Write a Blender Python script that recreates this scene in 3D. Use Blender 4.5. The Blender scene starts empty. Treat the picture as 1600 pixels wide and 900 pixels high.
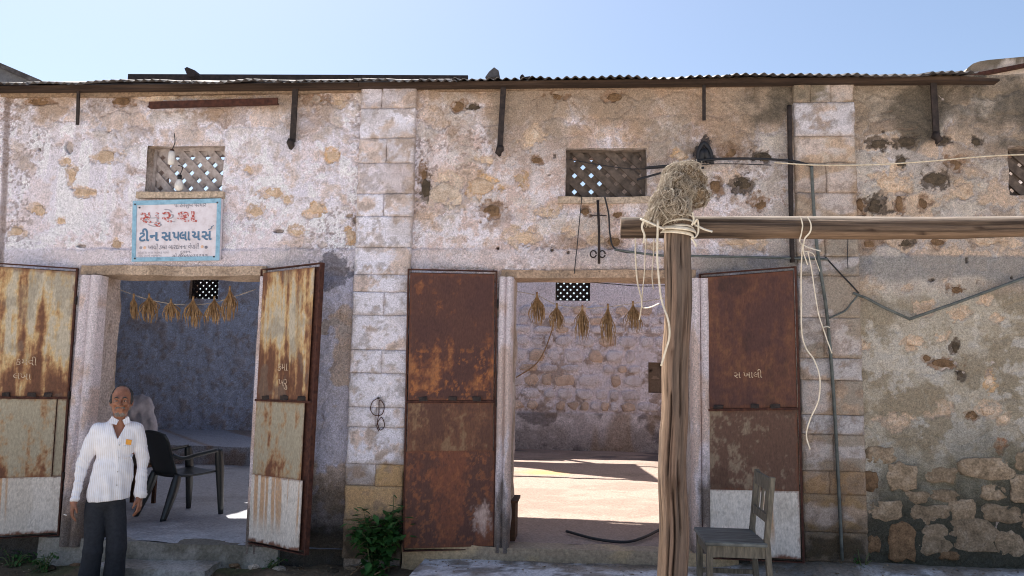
import bpy, bmesh, math, random
import numpy as np
from mathutils import Vector, Matrix, Euler

random.seed(7)
rng = np.random.default_rng(11)
scene = bpy.context.scene
COL = scene.collection

# ------------------------------------------------------------------ camera
FPX = 1200.0                       # focal length in pixels of a 1600 wide frame
YAW, PITCH, ROLL = math.radians(5.1), math.radians(6.4), math.radians(1.05)
CAMP = np.array([0.0, -6.5, 1.8])
cam_d = bpy.data.cameras.new('camera')
cam = bpy.data.objects.new('camera', cam_d)
COL.objects.link(cam)
cam_d.sensor_width = 36.0
cam_d.lens = FPX / 1600 * 36
cam_d.clip_start, cam_d.clip_end = 0.05, 3000
ROT = Matrix.Rotation(YAW, 3, 'Z') @ Matrix.Rotation(math.pi / 2 + PITCH, 3, 'X') @ Matrix.Rotation(ROLL, 3, 'Z')
cam.matrix_world = Matrix.Translation(CAMP.tolist()) @ ROT.to_4x4()
scene.camera = cam
RN = np.array(ROT)

# ------------------------------------------------------------------ light
SUN_EL = math.radians(62)
SUN_AZ = math.radians(-40)         # from +Y (behind the building) towards -X
world = bpy.data.worlds.new('World')
scene.world = world
world.use_nodes = True
wn = world.node_tree
sky = wn.nodes.new('ShaderNodeTexSky')
sky.sky_type = 'NISHITA'
sky.sun_disc = False
sky.sun_elevation = SUN_EL
sky.sun_rotation = SUN_AZ
sky.air_density, sky.dust_density, sky.ozone_density = 1.0, 1.7, 1.0
bg = wn.nodes['Background']
bg.inputs['Strength'].default_value = 0.08
wn.links.new(sky.outputs[0], bg.inputs['Color'])
sun_d = bpy.data.lights.new('sun', 'SUN')
sun_d.energy = 5.0
sun_d.angle = math.radians(0.5)
sun_d.color = (1.0, 0.96, 0.90)
sun = bpy.data.objects.new('sun', sun_d)
COL.objects.link(sun)
sdir = Vector((math.sin(SUN_AZ) * math.cos(SUN_EL), math.cos(SUN_AZ) * math.cos(SUN_EL), math.sin(SUN_EL)))
sun.rotation_euler = sdir.to_track_quat('Z', 'Y').to_euler()
sun.location = (-6, 8, 14)
scene.view_settings.view_transform = 'Standard'
scene.view_settings.look = 'None'
scene.view_settings.exposure = 1.22
scene.view_settings.gamma = 1.0
scene.render.engine = 'CYCLES'
scene.cycles.use_denoising = True
scene.cycles.filter_width = 1.05
scene.cycles.max_bounces = 8
scene.cycles.diffuse_bounces = 5

# ------------------------------------------------------------------ survey of the wall
def ray(px, py):
    return RN @ np.array([px - 800.0, 450.0 - py, -FPX])

def W(px, py, y=0.0):              # a point on the upright plane at depth y
    d = ray(px, py)
    return CAMP + d * ((y - CAMP[1]) / d[1])

def G(px, py, z=0.0):              # a point on the level plane at height z
    d = ray(px, py)
    return CAMP + d * ((z - CAMP[2]) / d[2])

def PX(x, y, z):                   # where a point sits in the survey photograph
    q = np.stack([x - CAMP[0], y - CAMP[1] + 0 * x, z - CAMP[2]], -1) @ RN
    return 800 + FPX * q[..., 0] / -q[..., 2], 450 - FPX * q[..., 1] / -q[..., 2]

def S(r, g, b, k=1.0):             # sRGB 0..255 to linear
    f = lambda c: (c / 12.92 if c <= .04045 else ((c + .055) / 1.055) ** 2.4) * k
    return np.array([f(r / 255), f(g / 255), f(b / 255)])

# ------------------------------------------------------------------ noise
_T = np.random.default_rng(3).random((16, 256, 256)).astype(np.float32)
def vn(x, y, s=0):
    x = np.asarray(x, np.float32) + 31.7 * (s % 7); y = np.asarray(y, np.float32) + 17.3 * (s % 5)
    T = _T[s % 16]
    xi, yi = np.floor(x).astype(int), np.floor(y).astype(int)
    fx, fy = x - xi, y - yi
    fx = fx * fx * (3 - 2 * fx); fy = fy * fy * (3 - 2 * fy)
    a, b = T[xi & 255, yi & 255], T[(xi + 1) & 255, yi & 255]
    c, d = T[xi & 255, (yi + 1) & 255], T[(xi + 1) & 255, (yi + 1) & 255]
    return (a + (b - a) * fx) * (1 - fy) + (c + (d - c) * fx) * fy

def fbm(x, y, s=0, o=4, g=.5):
    t, a, n, f = 0, 1.0, 0, 1.0
    for i in range(o):
        t = t + a * vn(x * f, y * f, s + i); n += a; a *= g; f *= 2.03
    r = t / n
    return np.clip(.5 + (r - .5) * 1.7, 0, 1)

def ss(a, b, x):
    t = np.clip((x - a) / (b - a), 0, 1)
    return t * t * (3 - 2 * t)

def voro(x, y, s=0):
    """rubble pattern: distance to the nearest joint and a random value per stone"""
    xi, yi = np.floor(x).astype(int), np.floor(y).astype(int)
    f1 = np.full(x.shape, 9.0, np.float32); f2 = f1.copy(); cid = np.zeros(x.shape, np.float32)
    for dx in (-1, 0, 1):
        for dy in (-1, 0, 1):
            a, b = (xi + dx) & 255, (yi + dy) & 255
            d = np.hypot(xi + dx + .15 + .7 * _T[s][a, b] - x, yi + dy + .15 + .7 * _T[s + 1][a, b] - y)
            nw = d < f1
            f2 = np.where(nw, f1, np.minimum(f2, d)); cid = np.where(nw, _T[s + 2][a, b], cid); f1 = np.where(nw, d, f1)
    return f2 - f1, cid

def mix(a, b, m):
    m = np.asarray(m)[..., None]
    return a * (1 - m) + b * m

# ------------------------------------------------------------------ mesh builder
ORG = {}
def root_org(parent):
    o = parent
    while o is not None:
        if o.name in ORG: return ORG[o.name]
        o = o.parent
    return np.zeros(3)

class MB:
    def __init__(s): s.v, s.f, s.sm = [], [], []
    def add(s, vs, fs, smooth=False):
        b = len(s.v)
        s.v += [tuple(map(float, p)) for p in vs]
        s.f += [tuple(i + b for i in f) for f in fs]
        s.sm += [smooth] * len(fs)
        return s
    def hexa(s, c):                # 8 corners: bottom ring then top ring
        return s.add(c, [(3, 2, 1, 0), (4, 5, 6, 7), (0, 1, 5, 4), (1, 2, 6, 5), (2, 3, 7, 6), (3, 0, 4, 7)])
    def box(s, a, b, j=0.0):
        x0, y0, z0 = a; x1, y1, z1 = b
        c = [(x0, y0, z0), (x1, y0, z0), (x1, y1, z0), (x0, y1, z0), (x0, y0, z1), (x1, y0, z1), (x1, y1, z1), (x0, y1, z1)]
        if j: c = [tuple(q + random.uniform(-j, j) for q in p) for p in c]
        return s.hexa(c)
    def bar(s, p, q, w, h, up=(0, 0, 1)):
        p, q = Vector(p), Vector(q); d = (q - p).normalized(); up = Vector(up)
        sd = d.cross(up)
        if sd.length < 1e-4: sd = d.cross(Vector((1, 0, 0)))
        sd.normalize(); u = sd.cross(d).normalized()
        c = [e + sd * (a * w / 2) + u * (b * h / 2) for e in (p, q) for a, b in ((-1, -1), (1, -1), (1, 1), (-1, 1))]
        return s.hexa(c)
    def tube(s, pts, r, n=6, flat=1.0, cap=True, smooth=True):
        pts = [Vector(p) for p in pts]
        rs = r if hasattr(r, '__len__') else [r] * len(pts)
        vs, fs = [], []
        t0 = (pts[1] - pts[0]).normalized()
        u = t0.orthogonal().normalized()
        for i, p in enumerate(pts):
            t = (pts[min(i + 1, len(pts) - 1)] - pts[max(i - 1, 0)])
            if t.length < 1e-9: t = t0
            t.normalize()
            u = (u - t * u.dot(t))
            if u.length < 1e-6: u = t.orthogonal()
            u.normalize(); w = t.cross(u)
            for k in range(n):
                a = 2 * math.pi * k / n
                vs.append(p + (u * math.cos(a) + w * (math.sin(a) * flat)) * rs[i])
        m = len(pts)
        for i in range(m - 1):
            for k in range(n):
                fs.append((i * n + k, i * n + (k + 1) % n, (i + 1) * n + (k + 1) % n, (i + 1) * n + k))
        if cap:
            fs.append(tuple(reversed(range(n)))); fs.append(tuple((m - 1) * n + k for k in range(n)))
        return s.add(vs, fs, smooth)
    def prism(s, poly, dv):        # planar polygon swept along dv
        n = len(poly); dv = Vector(dv)
        vs = [Vector(p) for p in poly] + [Vector(p) + dv for p in poly]
        return s.add(vs, [tuple(range(n)), tuple(reversed(range(n, 2 * n)))] + [(i, i + n, (i + 1) % n + n, (i + 1) % n) for i in range(n)])
    def build(s, name, mat, parent=None, bevel=0):
        return link_mesh(name, s.v, s.f, mat, parent, s.sm, bevel=bevel)

def link_mesh(name, v, f, mat, parent=None, smooth=None, colors=None, bevel=0):
    v = np.asarray(v, np.float64).reshape(-1, 3) - root_org(parent)
    me = bpy.data.meshes.new(name)
    if isinstance(f, np.ndarray):
        n, k = f.shape
        me.vertices.add(len(v)); me.vertices.foreach_set('co', v.ravel().astype(np.float32))
        me.loops.add(n * k); me.loops.foreach_set('vertex_index', f.ravel().astype(np.int32))
        me.polygons.add(n); me.polygons.foreach_set('loop_start', np.arange(0, n * k, k, dtype=np.int32))
        me.update(calc_edges=True)
        me.polygons.foreach_set('use_smooth', np.ones(n, bool) if smooth is None else np.full(n, bool(smooth)))
    else:
        me.from_pydata(v.tolist(), [], f)
        if smooth is not None and len(smooth) == len(me.polygons): me.polygons.foreach_set('use_smooth', smooth)
        bm = bmesh.new(); bm.from_mesh(me); bmesh.ops.recalc_face_normals(bm, faces=bm.faces)
        if bevel: bmesh.ops.bevel(bm, geom=bm.edges[:], offset=bevel, segments=1, affect='EDGES', clamp_overlap=True)
        bm.to_mesh(me); bm.free()
    if colors is not None:
        a = me.color_attributes.new('Col', 'FLOAT_COLOR', 'POINT')
        c = np.ones((len(v), 4), np.float32); c[:, :3] = colors
        a.data.foreach_set('color', c.ravel())
    me.materials.append(mat)
    me.update()
    o = bpy.data.objects.new(name, me)
    COL.objects.link(o)
    if parent is not None: o.parent = parent
    return o

def thing(name, label, cat, loc=(0, 0, 0), group=None):
    o = bpy.data.objects.new(name, None); COL.objects.link(o)
    o.empty_display_size = .1
    o.location = [float(q) for q in loc]
    ORG[o.name] = np.array(loc, float)
    return tag(o, label, cat, group)

def tag(o, label, cat, group=None, kind=None):
    o['label'] = label; o['category'] = cat
    if group: o['group'] = group
    if kind: o['kind'] = kind
    return o

def note(o, label):
    o['label'] = label
    return o

def struct(o, kind='structure'):
    o['kind'] = kind
    return o

# ------------------------------------------------------------------ materials
def newmat(name, rough=.85, metal=0.0, spec=.3):
    m = bpy.data.materials.new(name); m.use_nodes = True
    b = m.node_tree.nodes['Principled BSDF']
    b.inputs['Roughness'].default_value = rough
    b.inputs['Metallic'].default_value = metal
    b.inputs['Specular IOR Level'].default_value = spec
    return m, m.node_tree, b

def nnode(nt, scale, detail=5, rough=.6, stretch=(1, 1, 1), src='Object'):
    tc = nt.nodes.new('ShaderNodeTexCoord'); mp = nt.nodes.new('ShaderNodeMapping'); n = nt.nodes.new('ShaderNodeTexNoise')
    mp.inputs['Scale'].default_value = stretch
    nt.links.new(tc.outputs[src], mp.inputs['Vector']); nt.links.new(mp.outputs[0], n.inputs['Vector'])
    n.inputs['Scale'].default_value = scale; n.inputs['Detail'].default_value = detail; n.inputs['Roughness'].default_value = rough
    return n

def ramp(nt, src, stops):
    r = nt.nodes.new('ShaderNodeValToRGB')
    while len(r.color_ramp.elements) < len(stops): r.color_ramp.elements.new(.5)
    for e, (p, c) in zip(r.color_ramp.elements, stops):
        e.position = p; e.color = (c[0], c[1], c[2], 1)
    nt.links.new(src, r.inputs[0])
    return r

def bump(nt, b, src, strength, dist=.01):
    u = nt.nodes.new('ShaderNodeBump'); u.inputs['Strength'].default_value = strength; u.inputs['Distance'].default_value = dist
    nt.links.new(src, u.inputs['Height']); nt.links.new(u.outputs[0], b.inputs['Normal'])

def mulcol(nt, a, fac_src, lo, hi):
    mr = nt.nodes.new('ShaderNodeMapRange'); mr.inputs['From Min'].default_value = .3; mr.inputs['From Max'].default_value = .7
    mr.inputs['To Min'].default_value = lo; mr.inputs['To Max'].default_value = hi
    nt.links.new(fac_src, mr.inputs['Value'])
    v = nt.nodes.new('ShaderNodeVectorMath'); v.operation = 'SCALE'
    nt.links.new(a, v.inputs[0]); nt.links.new(mr.outputs[0], v.inputs['Scale'])
    return v.outputs[0]

def mat_vcol(name, rough=.9, scale=60, lo=.8, hi=1.2, bs=.5, bd=.006, stretch=(1, 1, 1), spec=.2, metal=0, detail=5, grit=0):
    m, nt, b = newmat(name, rough, metal, spec)
    a = nt.nodes.new('ShaderNodeVertexColor'); a.layer_name = 'Col'
    n = nnode(nt, scale, detail, .7, stretch)
    out = mulcol(nt, a.outputs['Color'], n.outputs['Fac'], lo, hi)
    if grit:
        n3 = nnode(nt, scale * .42, 3, .7)
        out = mulcol(nt, out, n3.outputs['Fac'], 1 - grit, 1 + grit)
    nt.links.new(out, b.inputs['Base Color'])
    if bs: bump(nt, b, n.outputs['Fac'], bs, bd)
    return m

def mat_noise(name, stops, scale=8, stretch=(1, 1, 1), rough=.85, bs=.4, bd=.005, metal=0, spec=.3, vary=0.0, detail=6, fine=0):
    m, nt, b = newmat(name, rough, metal, spec)
    n = nnode(nt, scale, detail, .65, stretch)
    k = len(stops)
    st = [(.28 + .44 * i / max(1, k - 1), c) for i, c in enumerate(stops)]
    r = ramp(nt, n.outputs['Fac'], st)
    out = r.outputs['Color']
    if fine:
        n2 = nnode(nt, fine, 4, .7)
        out = mulcol(nt, out, n2.outputs['Fac'], .52, 1.46)
    if vary:
        oi = nt.nodes.new('ShaderNodeObjectInfo'); hs = nt.nodes.new('ShaderNodeHueSaturation')
        mr = nt.nodes.new('ShaderNodeMapRange'); mr.inputs['To Min'].default_value = 1 - vary; mr.inputs['To Max'].default_value = 1 + vary
        nt.links.new(oi.outputs['Random'], mr.inputs['Value']); nt.links.new(mr.outputs[0], hs.inputs['Value'])
        nt.links.new(out, hs.inputs['Color']); out = hs.outputs['Color']
    nt.links.new(out, b.inputs['Base Color'])
    if bs: bump(nt, b, n.outputs['Fac'], bs, bd)
    return m

def mat_plain(name, c, rough=.6, metal=0, spec=.4):
    m, nt, b = newmat(name, rough, metal, spec)
    n = nnode(nt, 30, 4)
    rgb = nt.nodes.new('ShaderNodeRGB'); rgb.outputs[0].default_value = (*c, 1)
    nt.links.new(mulcol(nt, rgb.outputs[0], n.outputs['Fac'], .85, 1.15), b.inputs['Base Color'])
    return m

M = {}
M['plaster'] = mat_vcol('old_plaster', .93, 110, .52, 1.42, 1.0, .014, grit=.20)
M['room_plaster'] = mat_vcol('room_plaster', .93, 50, .5, 1.45, 1.0, .014, grit=.18)
M['floor'] = mat_vcol('worn_concrete', .8, 45, .65, 1.32, .5, .008, grit=.12)
M['rust'] = mat_vcol('rusted_sheet', .72, 90, .72, 1.26, .4, .004, (1, 1, .35), spec=.35, grit=.06)
M['timber'] = mat_vcol('weathered_timber', .9, 150, .70, 1.26, 1.0, .012, (1, 1, .035))
M['timber_x'] = mat_vcol('weathered_log', .9, 140, .68, 1.28, 1.0, .012, (.035, 1, 1))
M['block'] = mat_vcol('limewashed_block', .93, 100, .6, 1.36, .9, .010, grit=.14)
M['sandstone'] = mat_noise('sandstone', [S(158, 132, 108), S(192, 166, 142), S(210, 192, 174)], 14, vary=.16, bs=.8, bd=.01, fine=90)
M['palestone'] = mat_noise('pale_stone', [S(150, 128, 108), S(196, 176, 158), S(212, 198, 186)], 12, vary=.12, bs=.8, bd=.01, fine=80)
M['brownstone'] = mat_noise('brown_stone', [S(70, 54, 40), S(116, 90, 66), S(142, 112, 84)], 16, vary=.15, bs=.9, bd=.012, fine=90)
M['darkstone'] = mat_noise('dark_stone', [S(46, 40, 33), S(80, 68, 55), S(104, 88, 70)], 18, vary=.15, bs=.9, bd=.014, fine=90)
M['rubblestone'] = mat_noise('rubble_stone', [S(92, 80, 64), S(140, 120, 98), S(166, 148, 128)], 9, vary=.14, bs=.9, bd=.014, fine=60)
M['roomstone'] = mat_noise('room_stone', [S(184, 154, 134), S(214, 190, 172), S(228, 210, 196)], 7, vary=.14, bs=.9, bd=.014, fine=50)
M['roomstone_pale'] = mat_noise('room_stone_limewashed', [S(196, 182, 180), S(226, 218, 222), S(234, 230, 234)], 7, vary=.08, bs=.9, bd=.014, fine=50)
M['tin'] = mat_noise('galvanised_tin', [S(48, 42, 40), S(88, 82, 80), S(118, 112, 110)], 5, (1, .3, 1), .55, .2, metal=.5)
M['eave'] = mat_noise('dark_eave_timber', [S(30, 23, 20), S(62, 48, 40), S(88, 70, 58)], 20, (.06, 1, 1), .85, .6)
M['iron'] = mat_noise('rusty_iron', [S(44, 28, 24), S(76, 46, 38), S(98, 62, 48)], 25, rough=.8, bs=.5, metal=.15)
M['darkiron'] = mat_noise('dark_iron', [S(30, 26, 26), S(52, 44, 42), S(72, 60, 56)], 25, rough=.7, bs=.4, metal=.2)
M['jali'] = mat_noise('grey_cement_lattice', [S(124, 114, 110), S(168, 156, 152), S(194, 184, 180)], 18, bs=.6, vary=.1)
M['jali_dark'] = mat_noise('dark_cement_lattice', [S(60, 52, 46), S(94, 82, 74), S(116, 102, 92)], 18, bs=.6, vary=.1)
M['cable'] = mat_plain('black_cable', S(34, 34, 38), .6)
M['conduit'] = mat_noise('grey_green_conduit', [S(66, 70, 68), S(92, 96, 93), S(110, 114, 110)], 15, rough=.6, bs=.2)
M['rope'] = mat_noise('pale_rope', [S(176, 156, 128), S(214, 198, 172), S(228, 216, 196)], 40, bs=.5)
M['strap'] = mat_noise('cloth_strap', [S(186, 172, 150), S(218, 206, 186), S(230, 220, 204)], 30, bs=.4)
M['fibre'] = mat_noise('dry_fibre', [S(116, 104, 90), S(176, 162, 144), S(210, 200, 184)], 40, bs=.4)
M['fibre_core'] = mat_noise('dark_fibre', [S(56, 46, 36), S(112, 94, 74), S(150, 130, 106)], 45, bs=1.0, bd=.02)
M['straw'] = mat_noise('dry_straw', [S(98, 76, 54), S(150, 118, 84), S(190, 160, 122)], 30, bs=.3, vary=.1)
M['sign_white'] = mat_noise('sign_white_paint', [S(196, 184, 186), S(218, 210, 216), S(226, 220, 226)], 14, rough=.6, bs=.1)
M['sign_blue'] = mat_noise('sign_blue_paint', [S(110, 148, 170), S(140, 180, 202), S(156, 194, 214)], 18, rough=.6, bs=.2)
M['ink_blue'] = mat_plain('sign_slate_blue', S(92, 122, 150), .7)
M['ink_grey'] = mat_plain('sign_grey_ink', S(112, 112, 124), .7)
M['ink_pale'] = mat_plain('sign_faded_ink', S(160, 156, 164), .7)
M['ink_orange'] = mat_plain('sign_orange', S(214, 176, 150), .7)
def mat_faded():
    m, nt, b = newmat('sign_flaking_red', .7)
    n = nnode(nt, 75, 4)
    r = ramp(nt, n.outputs['Fac'], [(.44, S(168, 70, 62)), (.50, S(192, 118, 112)), (.56, S(212, 196, 200))])
    nt.links.new(r.outputs[0], b.inputs['Base Color'])
    return m
M['ink_red'] = mat_faded()
M['chalk'] = mat_noise('chalk', [S(128, 84, 62), S(190, 166, 140), S(212, 194, 172)], 40, rough=.95, bs=0)
M['leaf'] = mat_noise('leaf_green', [S(30, 58, 28), S(58, 98, 46), S(86, 126, 62)], 9, rough=.55, bs=.2, vary=.1)
M['stem'] = mat_plain('stem_green', S(96, 104, 66), .8)
M['marigold'] = mat_plain('marigold', S(220, 170, 40), .8)
M['chair_plastic'] = mat_plain('black_green_plastic', S(40, 44, 46), .32, spec=.5)
M['chair_wood'] = mat_noise('grey_weathered_wood', [S(66, 62, 54), S(98, 92, 82), S(126, 118, 104)], 14, (4, 4, .6), .8, .5)
M['chair_seat'] = mat_noise('worn_seat_wood', [S(52, 54, 54), S(86, 88, 86), S(124, 128, 126)], 10, (.6, 4, 1), .55, .4)
M['box_wood'] = mat_noise('dark_box_wood', [S(56, 36, 26), S(88, 60, 42)], 12, (1, 1, 4), .8, .4)
M['ground'] = mat_vcol('dirt_ground', .95, 28, .7, 1.3, .8, .02)
M['skin'] = mat_noise('brown_skin', [S(112, 72, 53), S(146, 98, 75), S(164, 114, 90)], 16, rough=.5, bs=.1, spec=.45)
M['hair'] = mat_noise('dark_hair', [S(30, 29, 29), S(78, 77, 78)], 60, (1, 1, .3), .7, .6)
M['grey_hair'] = mat_noise('grey_beard', [S(84, 72, 66), S(146, 136, 130)], 70, (1, 1, .3), .85, .6)
M['eye'] = mat_plain('eye_white', S(190, 176, 168), .3)
M['iris'] = mat_plain('iris', S(26, 16, 12), .2)
M['trouser'] = mat_noise('charcoal_cloth', [S(40, 42, 48), S(54, 56, 62)], 40, rough=.9, bs=.2)
M['brown_cloth'] = mat_noise('brown_cloth', [S(84, 74, 66), S(110, 98, 88)], 30, rough=.9, bs=.2)
M['kurta'] = mat_noise('white_cloth', [S(140, 138, 146), S(176, 172, 180)], 12, rough=.9, bs=.3)
M['shoe'] = mat_plain('dark_leather', S(40, 30, 26), .5)
M['button'] = mat_plain('button', S(170, 165, 160), .4)
M['orange'] = mat_plain('orange_paper', S(228, 160, 66), .7)
M['white'] = mat_plain('white_paint', S(222, 216, 208), .6)
M['bulb'] = mat_plain('bulb_white', S(220, 214, 208), .3)
M['red_clay'] = mat_noise('red_clay', [S(92, 48, 40), S(132, 72, 58)], 20, bs=.4)
M['grey_roof'] = mat_noise('grey_asbestos', [S(86, 88, 94), S(116, 118, 124)], 10, (1, .2, 1), .9, .3)
M['parapet'] = mat_noise('stained_white_render', [S(110, 100, 88), S(206, 194, 178), S(224, 214, 200)], 2.2, (1, 1, .5), .9, .3, fine=20)
def mat_stripe():
    m, nt, b = newmat('striped_shirt', .85, spec=.2)
    tc = nt.nodes.new('ShaderNodeTexCoord'); sp = nt.nodes.new('ShaderNodeSeparateXYZ')
    nt.links.new(tc.outputs['Object'], sp.inputs[0])
    mu = nt.nodes.new('ShaderNodeMath'); mu.operation = 'MULTIPLY'; mu.inputs[1].default_value = 2 * math.pi / .0145
    nt.links.new(sp.outputs['X'], mu.inputs[0])
    si = nt.nodes.new('ShaderNodeMath'); si.operation = 'SINE'; nt.links.new(mu.outputs[0], si.inputs[0])
    r = ramp(nt, si.outputs[0], [(.0, S(240, 238, 242)), (.6, S(240, 238, 242)), (.95, S(222, 214, 212))])
    n = nnode(nt, 22, 4)
    nt.links.new(mulcol(nt, r.outputs[0], n.outputs['Fac'], .94, 1.05), b.inputs['Base Color'])
    bump(nt, b, n.outputs['Fac'], .25, .006)
    return m
M['shirt'] = mat_stripe()

# ================================================================== THE BUILDING
FZ1, FZ2 = 0.31, 0.40              # floor levels of the two rooms
BACKY = 8.3
WT = 0.40                          # thickness of the front wall
building = thing('stone_building', 'long limewashed stone shop row with rusty sheet doors and a tin roof', 'building')

def rect(px0, py0, px1, py1):
    a, b = W(px0, py0), W(px1, py1)
    return (a[0], b[0], b[2], a[2])            # x0 x1 z0 z1
win1 = rect(231, 228, 346, 300)
win2 = rect(884, 232, 1011, 308)
win3 = rect(1573, 228, 1700, 305)
D1 = (W(150, 432)[0], W(408, 432)[0], FZ1 - .02, 2.625)
D2 = (W(803, 433)[0], W(1078, 433)[0], FZ2 - .02, 2.635)
OPEN = [win1, win2, win3, D1, D2]
X0, X1, ZB, ZT = -5.75, 4.9, -0.1, 4.36

def blob(px, py, cx, cy, rx, ry, seed=0, rough=.35):   # irregular spot, >0.5 inside
    d = np.sqrt(((px - cx) / rx) ** 2 + ((py - cy) / ry) ** 2)
    n = fbm(px / 13.0, py / 13.0, seed, 5, .62) - .5
    return ss(1.05, .95, d + n * rough * 2)

def polyd(px, py, pts):            # distance to a polyline
    best = np.full(px.shape, 1e9, np.float32)
    for (ax, ay), (bx, by) in zip(pts[:-1], pts[1:]):
        dx, dy = bx - ax, by - ay
        t = np.clip(((px - ax) * dx + (py - ay) * dy) / (dx * dx + dy * dy + 1e-9), 0, 1)
        best = np.minimum(best, np.hypot(px - ax - t * dx, py - ay - t * dy))
    return best

# peeled spots: cx cy rx ry colour
TAN, OCH, BRN, DRK, PAL = S(192, 168, 146), S(194, 160, 122), S(134, 108, 88), S(88, 76, 66), S(198, 180, 162)
SPOTS = [(165, 246, 20, 13, TAN), (104, 252, 9, 8, TAN), (112, 275, 8, 16, TAN), (130, 300, 26, 8, TAN), (60, 330, 14, 12, TAN), (95, 345, 10, 9, TAN), (180, 380, 10, 8, TAN), (28, 362, 14, 9, TAN),
    (520, 243, 15, 12, OCH), (492, 326, 19, 12, OCH), (463, 362, 16, 9, TAN), (546, 368, 9, 14, OCH), (450, 312, 9, 8, TAN), (385, 262, 8, 8, TAN), (400, 330, 14, 10, TAN), (430, 300, 22, 11, TAN),
    (60, 158, 24, 9, BRN), (190, 158, 20, 8, BRN), (255, 152, 30, 7, TAN), (330, 148, 60, 6, TAN), (490, 155, 22, 10, BRN), (530, 160, 18, 9, TAN),
    (870, 151, 17, 8, BRN), (960, 151, 16, 9, BRN), (715, 166, 13, 11, BRN), (740, 168, 14, 8, DRK), (832, 214, 18, 20, TAN), (840, 250, 12, 6, BRN), (812, 280, 10, 14, OCH), (752, 291, 25, 17, OCH), (760, 250, 14, 8, TAN),
    (1063, 242, 13, 8, OCH), (1140, 237, 17, 12, BRN), (1192, 243, 19, 10, DRK), (1118, 291, 12, 14, BRN), (1162, 284, 21, 15, DRK), (1188, 317, 18, 13, BRN), (1180, 374, 20, 11, TAN), (1150, 378, 20, 7, TAN), (1100, 236, 13, 18, S(58, 54, 54)),
    (915, 331, 10, 8, BRN), (965, 335, 11, 9, BRN), (815, 370, 26, 16, TAN), (935, 376, 16, 10, TAN), (893, 364, 12, 8, TAN), (960, 378, 14, 10, BRN), (1020, 385, 20, 8, TAN), (860, 330, 20, 10, TAN), (695, 300, 30, 22, PAL), (665, 292, 10, 22, DRK), (660, 270, 8, 16, BRN), (770, 330, 18, 14, BRN),
    (1376, 225, 20, 10, DRK), (1417, 222, 19, 12, DRK), (1410, 253, 12, 11, DRK), (1462, 281, 25, 15, DRK), (1492, 256, 14, 14, BRN), (1525, 222, 10, 9, DRK), (1475, 220, 12, 7, DRK), (1370, 322, 18, 17, DRK), (1405, 318, 9, 18, BRN), (1345, 320, 9, 14, BRN),
    (1392, 285, 30, 24, TAN), (1410, 300, 20, 14, TAN), (1508, 300, 18, 18, TAN), (1443, 318, 10, 14, BRN), (1375, 250, 18, 10, PAL), (1414, 380, 15, 8, DRK), (1362, 380, 16, 8, BRN), (1465, 378, 14, 10, BRN), (1540, 376, 26, 8, TAN), (1570, 380, 12, 10, TAN),
    (1430, 532, 20, 9, TAN), (1474, 528, 13, 12, TAN), (1425, 545, 10, 7, TAN), (1476, 568, 24, 9, BRN), (1450, 560, 10, 7, BRN), (1497, 541, 9, 15, DRK), (1502, 586, 8, 8, DRK), (1548, 597, 10, 15, OCH), (1475, 641, 22, 12, TAN), (1547, 641, 18, 12, TAN), (1570, 655, 12, 10, TAN), (1502, 491, 17, 10, TAN), (1562, 499, 13, 8, TAN),
    (1443, 481, 20, 12, TAN), (1420, 450, 8, 6, TAN), (1496, 452, 14, 9, BRN), (1540, 468, 10, 8, TAN), (1400, 660, 26, 12, TAN), (1566, 698, 9, 12, S(168, 116, 84)), (1350, 540, 10, 10, TAN), (1520, 650, 14, 10, BRN)]
HOLES = [(109, 230, 7, 9), (125, 384, 7, 3), (58, 210, 2, 2), (62, 233, 2, 2), (437, 361, 9, 3), (545, 337, 7, 3), (556, 343, 5, 5), (867, 244, 2, 3), (858, 273, 2, 1.5), (1410, 302, 8, 3), (300, 470, 1, 1), (1455, 438, 4, 2), (1380, 206, 2, 2), (1510, 407, 2, 5), (1580, 434, 2, 2), (862, 391, 2, 2), (778, 388, 2, 2), (888, 395, 2, 2)]
CRACKS = [[(651, 262), (668, 238), (672, 222), (666, 200)], [(345, 225), (353, 200), (355, 165)], [(353, 200), (340, 185), (343, 178)], [(160, 178), (185, 170), (205, 176)], [(168, 205), (176, 204), (182, 217)], [(455, 150), (470, 146), (490, 152), (505, 162), (520, 160)],
    [(690, 210), (700, 195), (712, 198)], [(895, 160), (912, 178), (918, 200), (928, 212)], [(970, 182), (985, 170), (990, 158)], [(730, 145), (742, 143), (770, 150)], [(840, 172), (842, 150), (830, 158)], [(985, 215), (975, 200), (978, 185)], [(665, 262), (675, 272), (670, 290)], [(726, 290), (727, 305), (720, 318), (690, 320)], [(60, 175), (75, 186), (95, 190), (120, 192)],
    [(1340, 190), (1370, 178), (1395, 172)], [(1440, 190), (1430, 202), (1400, 203)], [(1345, 220), (1340, 240)], [(500, 640), (510, 655), (505, 668)], [(505, 520), (540, 525), (552, 520)]]

def relief(x, z):
    h = (fbm(x * 1.1, z * 1.1, 1, 3) - .5) * .030 + (fbm(x * 4.2, z * 4.2, 2, 4) - .5) * .020
    return h

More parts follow.
